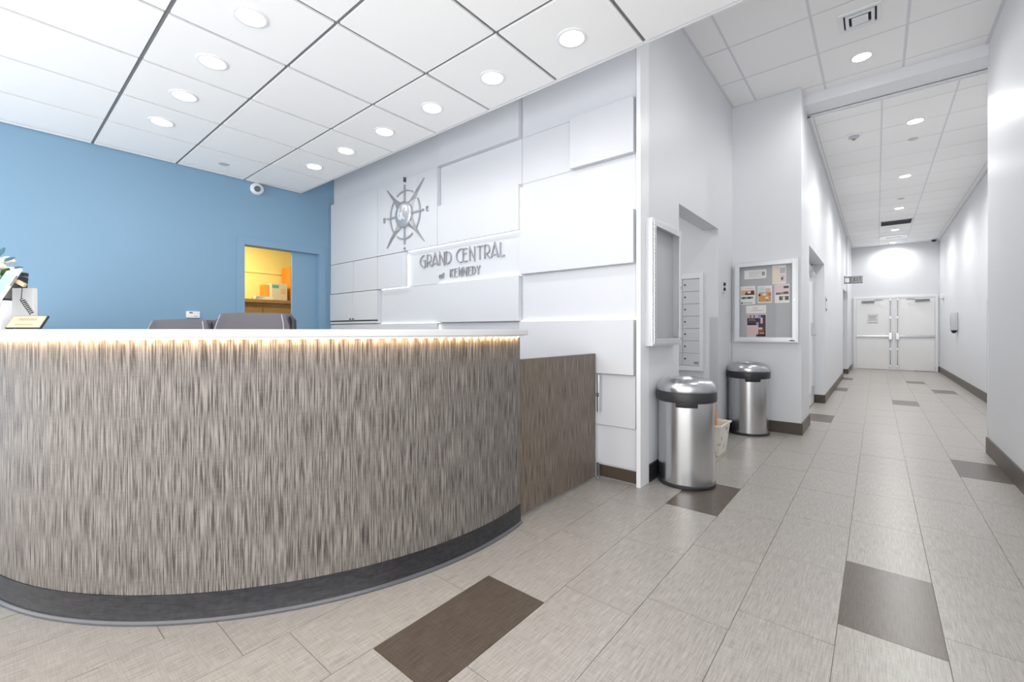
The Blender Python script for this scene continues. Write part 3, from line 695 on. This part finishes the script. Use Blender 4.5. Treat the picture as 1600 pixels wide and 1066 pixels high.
# ---------------------------------------------------------------- litter bins
def bin_(cx_, cy_, rot, label, r=.188, Hh=.745):
    t = thing('litter_bin', label, 'trash can', (cx_, cy_, 0), 'steel litter bins')
    c = lambda p: lathe(bmesh.new(), p, cx_, cy_, 64)
    mk('base_ring', c([(0, .001), (r+.004, .001), (r+.008, .006), (r+.008, .02), (r-.002, .028), (r-.002, .03), (0, .03)]), M['collar'], t, smooth=True)
    mk('body', c([(r, .024), (r, .60), (r-.004, .602), (r-.004, .024)]), M['steel'], t, smooth=True)
    col = c([(r-.002, .585), (r+.004, .583), (r+.012, .588), (r+.014, .60), (r+.014, .645), (r+.010, .655), (r-.006, .655), (r-.006, .60)])
    mk('collar', col, M['collar'], t, smooth=True)
    bm = bmesh.new(); n = 8; wa = .36
    V = []
    for i in range(n+1):
        a = rot - wa + 2*wa*i/n; V.append([bm.verts.new((cx_+(r+q)*math.cos(a), cy_+(r+q)*math.sin(a), zz)) for q, zz in ((.0, .588), (.0135, .588), (.012, .565), (.008, .556), (.0, .556))])
    for A, C in zip(V, V[1:]):
        for k in range(5): bm.faces.new((A[k], A[(k+1) % 5], C[(k+1) % 5], C[k]))
    bm.faces.new(V[0][::-1]); bm.faces.new(V[-1]); bmesh.ops.recalc_face_normals(bm, faces=bm.faces)
    mk('grip_tab', bm, M['collar'], t, smooth=True)
    mk('lid', c([(r+.008, .655), (r+.010, .66), (r+.008, .686), (r+.000, .708), (r-.018, .728), (r-.046, .740), (r-.066, Hh), (r-.076, Hh-.002), (r-.082, Hh-.012), (r-.082, .70)]), M['steel'], t, smooth=True)
    mk('liner', c([(r-.083, .70), (r-.02, .62), (r-.02, .05), (0, .05)]), M['dark'], t, smooth=True)
    return t
bin_(-1.052, 3.218, math.radians(-71), 'near round steel litter bin with black collar below the empty notice case')
bin_(-1.05, 5.186, math.radians(-66), 'far round steel litter bin standing under the poster case', r=.19)
# basket
bk = thing('waste_basket', 'small printed white basket on the floor between the two steel bins', 'basket', (-1.10, 4.16, 0))
def frust(x0, x1, y0, y1, z0, X0_, X1_, Y0_, Y1_, z1, th=.008):
    bm = bmesh.new()
    def loop(a, z, o): return [bm.verts.new(p) for p in ((a[0]+o, a[2]+o, z), (a[1]-o, a[2]+o, z), (a[1]-o, a[3]-o, z), (a[0]+o, a[3]-o, z))]
    L_ = [loop((x0, x1, y0, y1), z0, 0), loop((X0_, X1_, Y0_, Y1_), z1, 0), loop((X0_, X1_, Y0_, Y1_), z1, th), loop((x0, x1, y0, y1), z0+th, th)]
    for A, C in zip(L_, L_[1:]):
        for k in range(4): bm.faces.new((A[k], A[(k+1) % 4], C[(k+1) % 4], C[k]))
    bm.faces.new(L_[0][::-1]); bm.faces.new(L_[-1]); bmesh.ops.recalc_face_normals(bm, faces=bm.faces); return bm
mfl, t_, p_ = nt('floral_print'); 
co = t_.nodes.new('ShaderNodeTexCoord'); n1 = t_.nodes.new('ShaderNodeTexVoronoi'); n1.inputs['Scale'].default_value = 13; n2 = t_.nodes.new('ShaderNodeTexNoise'); n2.inputs['Scale'].default_value = 26
rp = t_.nodes.new('ShaderNodeValToRGB'); e = rp.color_ramp.elements; e[0].position = .27; e[0].color = srgb(120, 104, 92); e[1].position = .45; e[1].color = srgb(238, 233, 224); q = e.new(.36); q.color = srgb(196, 176, 160); 
ad = t_.nodes.new('ShaderNodeMath'); ad.operation = 'MULTIPLY_ADD'; ad.inputs[1].default_value = .3; 
t_.links.new(co.outputs['Object'], n1.inputs['Vector']); t_.links.new(co.outputs['Object'], n2.inputs['Vector']); t_.links.new(n2.outputs['Fac'], ad.inputs[0]); t_.links.new(n1.outputs['Distance'], ad.inputs[2])
t_.links.new(ad.outputs[0], rp.inputs['Fac']); t_.links.new(rp.outputs[0], p_.inputs['Base Color'])
mk('basket_body', frust(-1.20, -1.045, 4.03, 4.27, .001, -1.225, -1.018, 3.99, 4.31, .262), mfl, bk)
bm = bmesh.new()
for a in ((-1.236, -1.007, 3.979, 3.995), (-1.236, -1.007, 4.305, 4.321), (-1.236, -1.222, 3.995, 4.305), (-1.021, -1.007, 3.995, 4.305)): box(bm, *a, .255, .270, bev=.002)
mk('rim', bm, mat('ivory_rim', (236, 228, 214), .5), bk)
obj_ = thing('orange_bag', 'rounded orange bag rising from the printed basket behind the near bin', 'bag', (-1.128, 4.12, .145))
mk('bag_body', sphere(bmesh.new(), (-1.128, 4.12, .29), .1, 20, 14, (.42, .95, 1.45)), mat('orange_fabric', (226, 150, 84), .6), obj_, smooth=True)
mk('bag_knot', cyl(bmesh.new(), (-1.128, 4.12, .425), (-1.128, 4.12, .45), .014, .02, 12), mat('orange_fabric_knot', (214, 138, 76), .6), obj_, smooth=True)

# ---------------------------------------------------------------- notice cases
lc = thing('empty_notice_case', 'empty glazed aluminium notice case on the wall above the near bin', 'notice board', (NBX, 3.24, 1.42))
xa, xb, ya, yb, za, zb = NBX, NBX+.062, 2.955, 3.53, .972, 1.868
bm = bmesh.new(); fw = .03
for a in ((ya, ya+fw, za, zb), (yb-fw, yb, za, zb), (ya+fw, yb-fw, za, za+fw), (ya+fw, yb-fw, zb-fw, zb)): box(bm, xa, xb, *a, bev=.003)
mk('frame', bm, M['alu'], lc)
mk('back_board', B(xa, xa+.008, ya+fw, yb-fw, za+fw, zb-fw), M['cork'], lc)
bm = bmesh.new(); g = .012
for a in ((ya+g, ya+g+.04, za+g, zb-g), (yb-g-.04, yb-g, za+g, zb-g), (ya+g+.04, yb-g-.04, za+g, za+g+.04), (ya+g+.04, yb-g-.04, zb-g-.04, zb-g)): box(bm, xb-.004, xb+.008, *a, bev=.002)
dl = mk('door_frame', bm, M['alu'], lc)
bm = bmesh.new()
for k in range(34): cyl(bm, (xb+.006, ya+.012, za+.03+k*.0247), (xb+.006, ya+.012, za+.03+k*.0247+.018), .006, n=8)
mk('piano_hinge', bm, M['chrome'], dl)
mk('pane', B(xb, xb+.003, ya+g+.04, yb-g-.04, za+g+.04, zb-g-.04), M['glass'], dl)
bm = bmesh.new()
for z_ in (1.42, 1.02): cyl(bm, (xb+.006, yb-.03, z_), (xb+.016, yb-.03, z_), .009, n=12)
mk('lock', bm, M['chrome'], dl)
rc = thing('poster_notice_case', 'aluminium notice case with pinned flyers on the wall above the far bin', 'notice board', (-.92, NWY, 1.39))
xa, xb, za, zb, yf = -1.222, -.620, .957, 1.833, NWY-.062
bm = bmesh.new()
for a in ((xa, xa+fw, za, zb), (xb-fw, xb, za, zb), (xa+fw, xb-fw, za, za+fw), (xa+fw, xb-fw, zb-fw, zb)): box(bm, a[0], a[1], yf, NWY, a[2], a[3], bev=.003)
mk('frame', bm, M['alu'], rc)
mk('back_board', B(xa+fw, xb-fw, NWY-.012, NWY, za+fw, zb-fw), M['cork'], rc)
bm = bmesh.new()
for a in ((xa+g, xa+g+.042, za+g, zb-g), (xb-g-.042, xb-g, za+g, zb-g), (xa+g+.042, xb-g-.042, za+g, za+g+.042), (xa+g+.042, xb-g-.042, zb-g-.042, zb-g)): box(bm, a[0], a[1], yf-.008, yf+.004, a[2], a[3], bev=.002)
dl = mk('door_frame', bm, M['alu'], rc)
mk('pane', B(xa+g+.042, xb-g-.042, yf-.003, yf, za+g+.042, zb-g-.042), M['glass'], dl)
mk('lock', cyl(bmesh.new(), (xb-.033, yf-.008, 1.40), (xb-.033, yf-.018, 1.40), .009, n=12), M['chrome'], dl)
mk('maker_plate', B(xb-.075, xb-.03, yf-.0086, yf-.008, za+.016, za+.026), M['dark'], dl)
# flyers: thin sheets with printed blocks
C_ = {}
def ink(rgb):
    if rgb not in C_: C_[rgb] = mat('print_%d_%d_%d' % rgb, rgb, .65)
    return C_[rgb]
def flyer(x0, x1, z0, z1, label, blocks, base=(244, 242, 240)):
    y = NWY-.0125
    t = thing('flyer', label, 'flyer', ((x0+x1)/2, y, (z0+z1)/2))
    mk('sheet', B(x0, x1, y-.001, y, z0, z1), ink(base), t)
    cols = list(dict.fromkeys(b[4] for b in blocks)); bm = bmesh.new()
    for i, (a, b, c, d, rgb) in enumerate(blocks): box(bm, x0+a*(x1-x0), x0+b*(x1-x0), y-.0012-.00006*i, y-.001, z0+c*(z1-z0), z0+d*(z1-z0), mi=cols.index(rgb))
    mk('print', bm, [ink(c) for c in cols], t)
DKB, TAN, PNK, TEAL, NAVY, CRM, BRN, GRY = (70, 48, 42), (214, 160, 110), (236, 208, 208), (120, 160, 158), (58, 62, 84), (240, 226, 200), (150, 90, 60), (150, 152, 156)
lines = lambda z0, n, rgb, x0=.1, x1=.9, dz=.07, h=.03: [(x0, x1-.12*(k % 3 == 2), z0-dz*k, z0-dz*k+h, rgb) for k in range(n)]
flyer(-1.13, -.915, 1.650, 1.745, 'narrow white notice strip at the top left of the poster case', lines(.72, 4, (206, 200, 198), .22, .78, .17, .07) + [(.8, .93, .3, .75, GRY)])
flyer(-.858, -.735, 1.578, 1.775, 'pale yellow and pink flyer at the top right of the poster case', [(.02, .5, .05, .95, CRM), (.55, .95, .55, .85, (190, 186, 192)), (.55, .95, .1, .5, PNK), (.66, .8, .2, .36, DKB)])
flyer(-1.168, -1.022, 1.372, 1.572, 'flyer with brown arch picture, leftmost of the middle row in the case', [(.05, .95, .5, .78, (224, 186, 150)), (.3, .95, .52, .6, DKB), (.35, .5, .6, .7, BRN), (.7, .92, .6, .74, DKB), (.5, .7, .6, .7, CRM), (.05, .85, .3, .42, TEAL), (.15, .3, .3, .4, (60, 74, 70)), (.5, .7, .3, .4, (60, 74, 70)), (.04, .16, .04, .12, DKB), (.2, .8, .06, .10, GRY), (.3, .9, .84, .9, PNK)])
flyer(-.998, -.862, 1.382, 1.566, 'orange food picture flyer in the middle of the middle row in the case', [(.06, .94, .06, .62, TAN), (.1, .5, .08, .3, (226, 160, 90)), (.05, .2, .4, .52, DKB), (.35, .6, .42, .58, CRM), (.55, .75, .2, .36, CRM), (.6, .72, .14, .2, BRN), (.75, .92, .42, .56, (196, 120, 80)), (.06, .5, .62, .92, (206, 226, 226)), (.55, .9, .62, .85, (226, 200, 178))])
flyer(-.838, -.702, 1.375, 1.572, 'pink flyer with navy corner, rightmost of the middle row in the case', [(.03, .97, .6, .96, PNK), (.6, .95, .78, .9, NAVY), (.08, .95, .45, .58, (170, 130, 112)), (.08, .35, .45, .52, DKB), (.6, .9, .5, .6, (90, 70, 60)), (.3, .95, .14, .36, (112, 122, 104)), (.34, .46, .18, .32, (44, 54, 44)), (.56, .68, .14, .34, CRM), (.78, .88, .18, .34, (40, 44, 40))])
flyer(-1.112, -.917, 1.270, 1.357, 'small white card with faint pink print above the dark poster', [(.35, .6, .5, .8, (238, 214, 220)), (.25, .85, .3, .4, (206, 204, 206))])
flyer(-1.106, -.917, 1.012, 1.258, 'dark and pink events poster at the bottom left of the poster case', [(.02, .98, .02, .98, (84, 66, 72)), (.03, .6, .02, .52, (232, 204, 204)), (.05, .6, .84, .97, (210, 196, 196)), (.16, .24, .85, .97, BRN), (.36, .42, .85, .97, DKB), (.03, .62, .68, .82, (46, 44, 54)), (.1, .5, .72, .74, GRY), (.1, .45, .77, .79, GRY), (.03, .46, .55, .63, (40, 44, 54)), (.5, .62, .52, .66, (176, 154, 186)), (.6, .74, .82, .96, (150, 150, 200)), (.62, .9, .46, .58, (60, 56, 66)), (.72, .82, .6, .86, (226, 206, 214)), (.6, .86, .22, .42, BRN), (.62, .8, .34, .42, (240, 216, 190)), (.5, .98, .02, .12, (40, 32, 34)), (.66, .9, .14, .2, TAN)] + lines(.44, 6, (214, 184, 186), .08, .56, .065, .02))

# ---------------------------------------------------------------- mail room and wall fittings
mb = thing('mailbox_unit', 'white wall mailbox unit of stacked lockable doors inside the alcove doorway', 'mailboxes', (-1.9, 4.832, 1.17))
xr, xl_ = -1.396, -2.35; yb_ = 4.8315
bm = bmesh.new()
for a in ((xr-.034, xr, .656, 1.69), (xl_, xl_+.034, .656, 1.69), (xl_+.034, xr-.034, .656, .705), (xl_+.034, xr-.034, 1.635, 1.69)): box(bm, a[0]-.004, a[1]-.004, 4.806, yb_, a[2], a[3], bev=.002)
mk('frame', bm, M['white'], mb)
mk('cabinet_face', B(xl_+.03, xr-.038, 4.818, yb_, .70, 1.64), mat('mailbox_grey', (190, 192, 196), .4), mb)
mx_ = mat('mailbox_door_grey', (216, 218, 222), .35)
for c in range(5):
    for r in range(7):
        x1 = -1.434 - c*.178; z0 = .712 + r*.1315
        d = mk('mailbox_door', B(x1-.174, x1, 4.811, 4.8178, z0, z0+.126, bev=.0012), mx_, mb)
        mk('lock', cyl(bmesh.new(), (x1-.150, 4.811, z0+.07), (x1-.150, 4.805, z0+.07), .008, n=12), M['dark'], d)
        if c == 0 and r == 2: mk('name_strip', B(x1-.14, x1-.04, 4.8105, 4.811, z0+.09, z0+.104), M['paper'], d)
        if c == 0 and r == 0: mk('name_strip', B(x1-.06, x1-.01, 4.8105, 4.811, z0+.015, z0+.04), M['ink'], d)
cgd = mk('corner_guard', B(-1.34, NBX-.002, 4.829, 4.8315, 0, 1.22), M['alu'], at=(-1.30, 4.83, 0)); tag(cgd, 'grey metal corner guard on the alcove doorway jamb', 'corner guard')
ic = thing('key_switch', 'small chrome key switch on the alcove wall beside the doorway', 'switch', (NBX, 5.0, 1.545))
mk('plate', B(NBX, NBX+.012, 4.965, 5.035, 1.48, 1.60, bev=.003), M['alu'], ic)
for z_ in (1.52, 1.572): mk('barrel', cyl(bmesh.new(), (NBX+.012, 5.0, z_), (NBX+.028, 5.0, z_), .018, .015, 16), M['dark'], ic, smooth=True)
# corridor door 1 (in recess)
d1 = struct('door_2', B(-.759, -.735, 6.25, 7.86, .006, 2.03, bev=.002), M['white'])
mk('vision_panel', B(-.735, -.732, 6.35, 6.50, 1.02, 1.75), M['dark'], d1)
bm = bmesh.new()
for a in ((6.08, 6.245), (7.865, 7.99)): box(bm, -.759, -.728, a[0], a[1], 0, 2.06)
mk('jamb', bm, M['wall'], d1)
mk('lever_handle', box(cyl(bmesh.new(), (-.735, 7.72, 1.02), (-.68, 7.72, 1.02), .011, n=12), -.69, -.674, 7.6, 7.73, 1.01, 1.03, bev=.004), M['chrome'], d1)
mk('lock_case', B(-.735, -.715, 7.68, 7.80, 1.05, 1.2, bev=.003), M['chrome'], d1)
mk('door_closer', B(-.735, -.69, 7.50, 7.80, 1.86, 1.93, bev=.004), M['chrome'], d1)
mk('kick_hinge', B(-.735, -.705, 7.74, 7.82, .15, .27, bev=.003), M['chrome'], d1)
d2 = struct('door_3', B(-.699, -.672, 12.72, 13.66, .006, 2.03, bev=.002), M['white'])
mk('jamb', B(-.699, -.662, 13.67, 13.787, 0, 2.05), mat('dark_grey_frame', (120, 122, 128), .5), d2)
mk('lever_handle', box(cyl(bmesh.new(), (-.672, 13.5, 1.0), (-.62, 13.5, 1.0), .011, n=12), -.632, -.616, 13.38, 13.51, .99, 1.01, bev=.004), M['chrome'], d2)
def plate(name, label, cat, x, y, z, hy, hz, m, dx=.008, parts=True, sgn=1):
    t = thing(name, label, cat, (x, y, z)); mk('plate', B(x, x+sgn*dx, y-hy, y+hy, z-hz, z+hz, bev=.002), m, t); return t
rdr = plate('card_reader', 'slim grey card reader on the corridor wall past the recessed door', 'card reader', CLX, 8.19, 1.49, .075, .115, M['alu'])
for z_ in (1.55, 1.40): mk('reader_button', B(CLX+.008, CLX+.014, 8.16, 8.22, z_-.018, z_+.018, bev=.002), M['dark'], rdr)
t = plate('light_switch', 'white light switch on the left corridor wall', 'switch', CLX, 8.47, 1.14, .045, .075, M['white']); mk('rocker', B(CLX+.008, CLX+.012, 8.452, 8.488, 1.105, 1.175, bev=.001), M['white'], t)
t = plate('wall_outlet', 'white power outlet low on the left corridor wall', 'outlet', CLX, 8.72, .46, .045, .07, M['white'])
for z_ in (.44, .48): mk('socket', B(CLX+.008, CLX+.010, 8.703, 8.737, z_-.015, z_+.015), M['paper'], t)
t = thing('sanitizer_dispenser', 'slim grey hand sanitizer dispenser on the right corridor wall', 'dispenser', (CRX, 12.75, 1.3))
mk('housing', B(CRX-.10, CRX, 12.64, 12.86, 1.09, 1.46, bev=.015), mat('dispenser_grey', (204, 205, 209), .4), t, smooth=True)
mk('window', B(CRX-.103, CRX-.10, 12.70, 12.80, 1.2, 1.38), mat('grey_window', (170, 172, 178), .3), t)
mk('nozzle', cyl(bmesh.new(), (CRX-.05, 12.75, 1.09), (CRX-.05, 12.75, 1.03), .05, .025, 14), M['collar'], t)
t = thing('wall_chime', 'tiny white box on the right corridor wall beside the end doors', 'wall box', (CRX, 15.2, 1.93))
mk('housing', B(CRX-.06, CRX, 15.1, 15.3, 1.88, 1.99, bev=.008), M['white'], t); mk('face', B(CRX-.062, CRX-.06, 15.15, 15.25, 1.9, 1.97), M['alu'], t)
# exit sign
ex = thing('exit_sign', 'grey illuminated EXIT blade sign on the left corridor wall near the end', 'sign', (CLX, 13.25, 2.32))
mk('bracket', box(box(B(CLX, CLX+.012, 13.2, 13.3, 2.21, 2.40), CLX+.012, CLX+.1, 13.238, 13.262, 2.355, 2.375), CLX+.012, CLX+.1, 13.238, 13.262, 2.215, 2.235), M['collar'], ex)
mk('blade', B(CLX+.085, CLX+.345, 13.243, 13.257, 2.225, 2.385, bev=.002), mat('edge_lit_acrylic', (172, 174, 176), .3), ex)
mk('canopy_strip', B(CLX+.085, CLX+.345, 13.238, 13.262, 2.208, 2.225), mat('dark_grey_strip', (96, 97, 100), .4), ex)
for i, ch in enumerate('EXIT'): mk('letter', glyph(bmesh.new(), ch, CLX+.115+i*.054, CLX+.155+i*.054, 2.255, 2.355, .013, 13.239, 13.243), mat('grey_letters', (104, 105, 108), .5), ex)
# end double doors
eL, eR, eT = -.515, 1.238, 2.035
dd = struct('door_4', B(eL, eL+.06, EWY-.03, EWY, 0, eT, bev=.003), M['white'])
bm = bmesh.new(); box(bm, eR-.06, eR, EWY-.03, EWY, 0, eT, bev=.003); box(bm, eL+.06, eR-.06, EWY-.03, EWY, eT-.06, eT, bev=.003)
mk('frame', bm, M['white'], dd)
mid = (eL+eR)/2
wleaf = mat('white_door_paint', (242, 242, 242), .4)
for s, xa, xb in ((-1, eL+.064, mid-.03), (1, mid+.03, eR-.064)):
    lf = mk('door_leaf', B(xa, xb, EWY-.022, EWY-.002, .008, eT-.064, bev=.002), wleaf, dd)
    xi = mid + s*.075
    bm = bmesh.new(); cyl(bm, (xi, EWY-.05, .09), (xi, EWY-.05, eT-.10), .010, n=10)
    for z_ in (.09, .55, 1.42, eT-.12): box(bm, xi-.018, xi+.018, EWY-.062, EWY-.022, z_, z_+.05)
    mk('vertical_rod', bm, M['chrome'], lf)
    xo = xa+.03 if s < 0 else xb-.03
    bm = B(min(xi, xo), max(xi, xo), EWY-.085, EWY-.06, .915, .96, bev=.004); box(bm, xo-.02, xo+.02, EWY-.06, EWY-.022, .91, .965); box(bm, xi-.035, xi+.035, EWY-.09, EWY-.022, .84, 1.02, bev=.006)
    mk('panic_bar', bm, M['chrome'], lf)
    xc = (xa+.26) if s < 0 else (xb-.24)
    bm = B(xc-.14, xc+.14, EWY-.075, EWY-.022, 1.87, 1.925, bev=.004); box(bm, xc+s*-.14, xc+s*-.32, EWY-.06, EWY-.045, 1.93, 1.945)
    mk('door_closer', bm, mat('dark_closer', (128, 129, 132), .4, .5), lf)
mk('mullion', B(mid-.028, mid+.028, EWY-.028, EWY-.002, .005, eT-.062, bev=.002), M['white'], dd)
ns = thing('door_notice', 'small white paper notice with grey text on the left end door', 'notice', (eL+.42, EWY-.0225, 1.42))
mk('sheet', B(eL+.30, eL+.55, EWY-.0235, EWY-.0225, 1.27, 1.56), M['paper'], ns)
bm = bmesh.new()
for z_, a, b in ((1.49, .33, .52), (1.455, .33, .50), (1.42, .35, .49), (1.375, .32, .52), (1.30, .33, .53)): box(bm, eL+a, eL+b, EWY-.024, EWY-.0235, z_, z_+.018)
mk('text_lines', bm, M['ink'], ns)

# ---------------------------------------------------------------- ceiling fittings
df = thing('air_diffuser', 'square white stepped air diffuser in the high lobby ceiling', 'air vent', (-.104, 4.545, H2))
def ring(c, h, wd, z0, z1):
    bm = bmesh.new(); x, y = c
    for a in ((x-h, x+h, y-h, y-h+wd), (x-h, x+h, y+h-wd, y+h), (x-h, x-h+wd, y-h+wd, y+h-wd), (x+h-wd, x+h, y-h+wd, y+h-wd)): box(bm, *a, z0, z1)
    return bm
c_ = (-.104, 4.50)
mk('throat', B(c_[0]-.12, c_[0]+.12, c_[1]-.12, c_[1]+.12, H2-.002, H2), M['dark'], df)
mk('outer_flange', ring(c_, .135, .03, H2-.012, H2-.001), M['white'], df)
mk('middle_cone', ring(c_, .092, .022, H2-.02, H2-.006), M['white'], df)
mk('centre_plate', B(c_[0]-.052, c_[0]+.052, c_[1]-.052, c_[1]+.052, H2-.026, H2-.012, bev=.003), M['white'], df)
sd = thing('smoke_detector', 'round white smoke detector on the corridor ceiling behind the beam', 'smoke detector', (-.215, 6.76, H3))
mk('base', lathe(bmesh.new(), [(.085, H3), (.085, H3-.012), (.075, H3-.016), (0, H3-.016)], -.215, 6.76, 32), M['white'], sd, smooth=True)
mk('sensing_dome', lathe(bmesh.new(), [(.055, H3-.016), (.05, H3-.035), (.028, H3-.048), (0, H3-.05)], -.215, 6.76, 24), mat('grey_dome', (190, 192, 194), .4), sd, smooth=True)
mk('indicator', lathe(bmesh.new(), [(.02, H3-.049), (.018, H3-.058), (0, H3-.06)], -.215, 6.76, 16), M['grid'], sd, smooth=True)
for x, y, z, l in ((.345, 7.36, H3, 'flat round sprinkler cover on the corridor ceiling behind the first corridor downlight'), (.335, 10.55, H3, 'flat round sprinkler cover before the third corridor downlight')):
    o = mk('sprinkler_cover', lathe(bmesh.new(), [(0, z-.008), (.04, z-.008), (.05, z-.004), (.05, z)], x, y, 24), mat('sprinkler_white', (200, 201, 203), .5), at=(x, y, z), smooth=True)
    tag(o, l, 'sprinkler')
gr = thing('return_grille', 'dark slatted return air grille across the corridor ceiling', 'air vent', (.325, 12.76, H3))
mk('frame', ring((.323, 12.76), .27, .02, H3-.012, H3-.001), M['gridw'], gr)
mk('backing', B(.075, .575, 12.51, 13.01, H3-.003, H3), mat('grille_backing', (96, 97, 100), .6), gr)
bm = None
sl0 = None
for k in range(12):
    y = 12.53 + k*.04
    if sl0 is None: sl0 = mk('slat', xform(B(.075, .573, -.016, .016, -.001, .001), Matrix.Translation((0, y, H3-.008)) @ Matrix.Rotation(.6, 4, 'X')), M['grid'], gr, at=(.325, y, H3))
    else: dup(sl0, 'slat', gr, (.325, y, H3))
pl = thing('supply_grille', 'white supply air grille lit bright at the corridor end ceiling', 'air vent', (.325, 14.75, H3))
mk('frame', ring((.323, 14.75), .275, .05, H3-.012, H3-.001), M['white'], pl)
mk('face', B(.1, .546, 14.53, 14.97, H3-.008, H3-.001), M['white'], pl)
mk('slot', B(.18, .47, 14.70, 14.80, H3-.010, H3-.008), M['grid'], pl)
dc = thing('corner_camera', 'small dark dome camera on the corridor ceiling above the end doors', 'camera', (1.13, 15.6, H3))
mk('base', lathe(bmesh.new(), [(.075, H3), (.075, H3-.03), (.06, H3-.04), (0, H3-.04)], 1.13, 15.6, 24), M['white'], dc, smooth=True)
mk('dome', sphere(bmesh.new(), (1.13, 15.6, H3-.04), .055, 18, 10), M['collar'], dc, smooth=True)
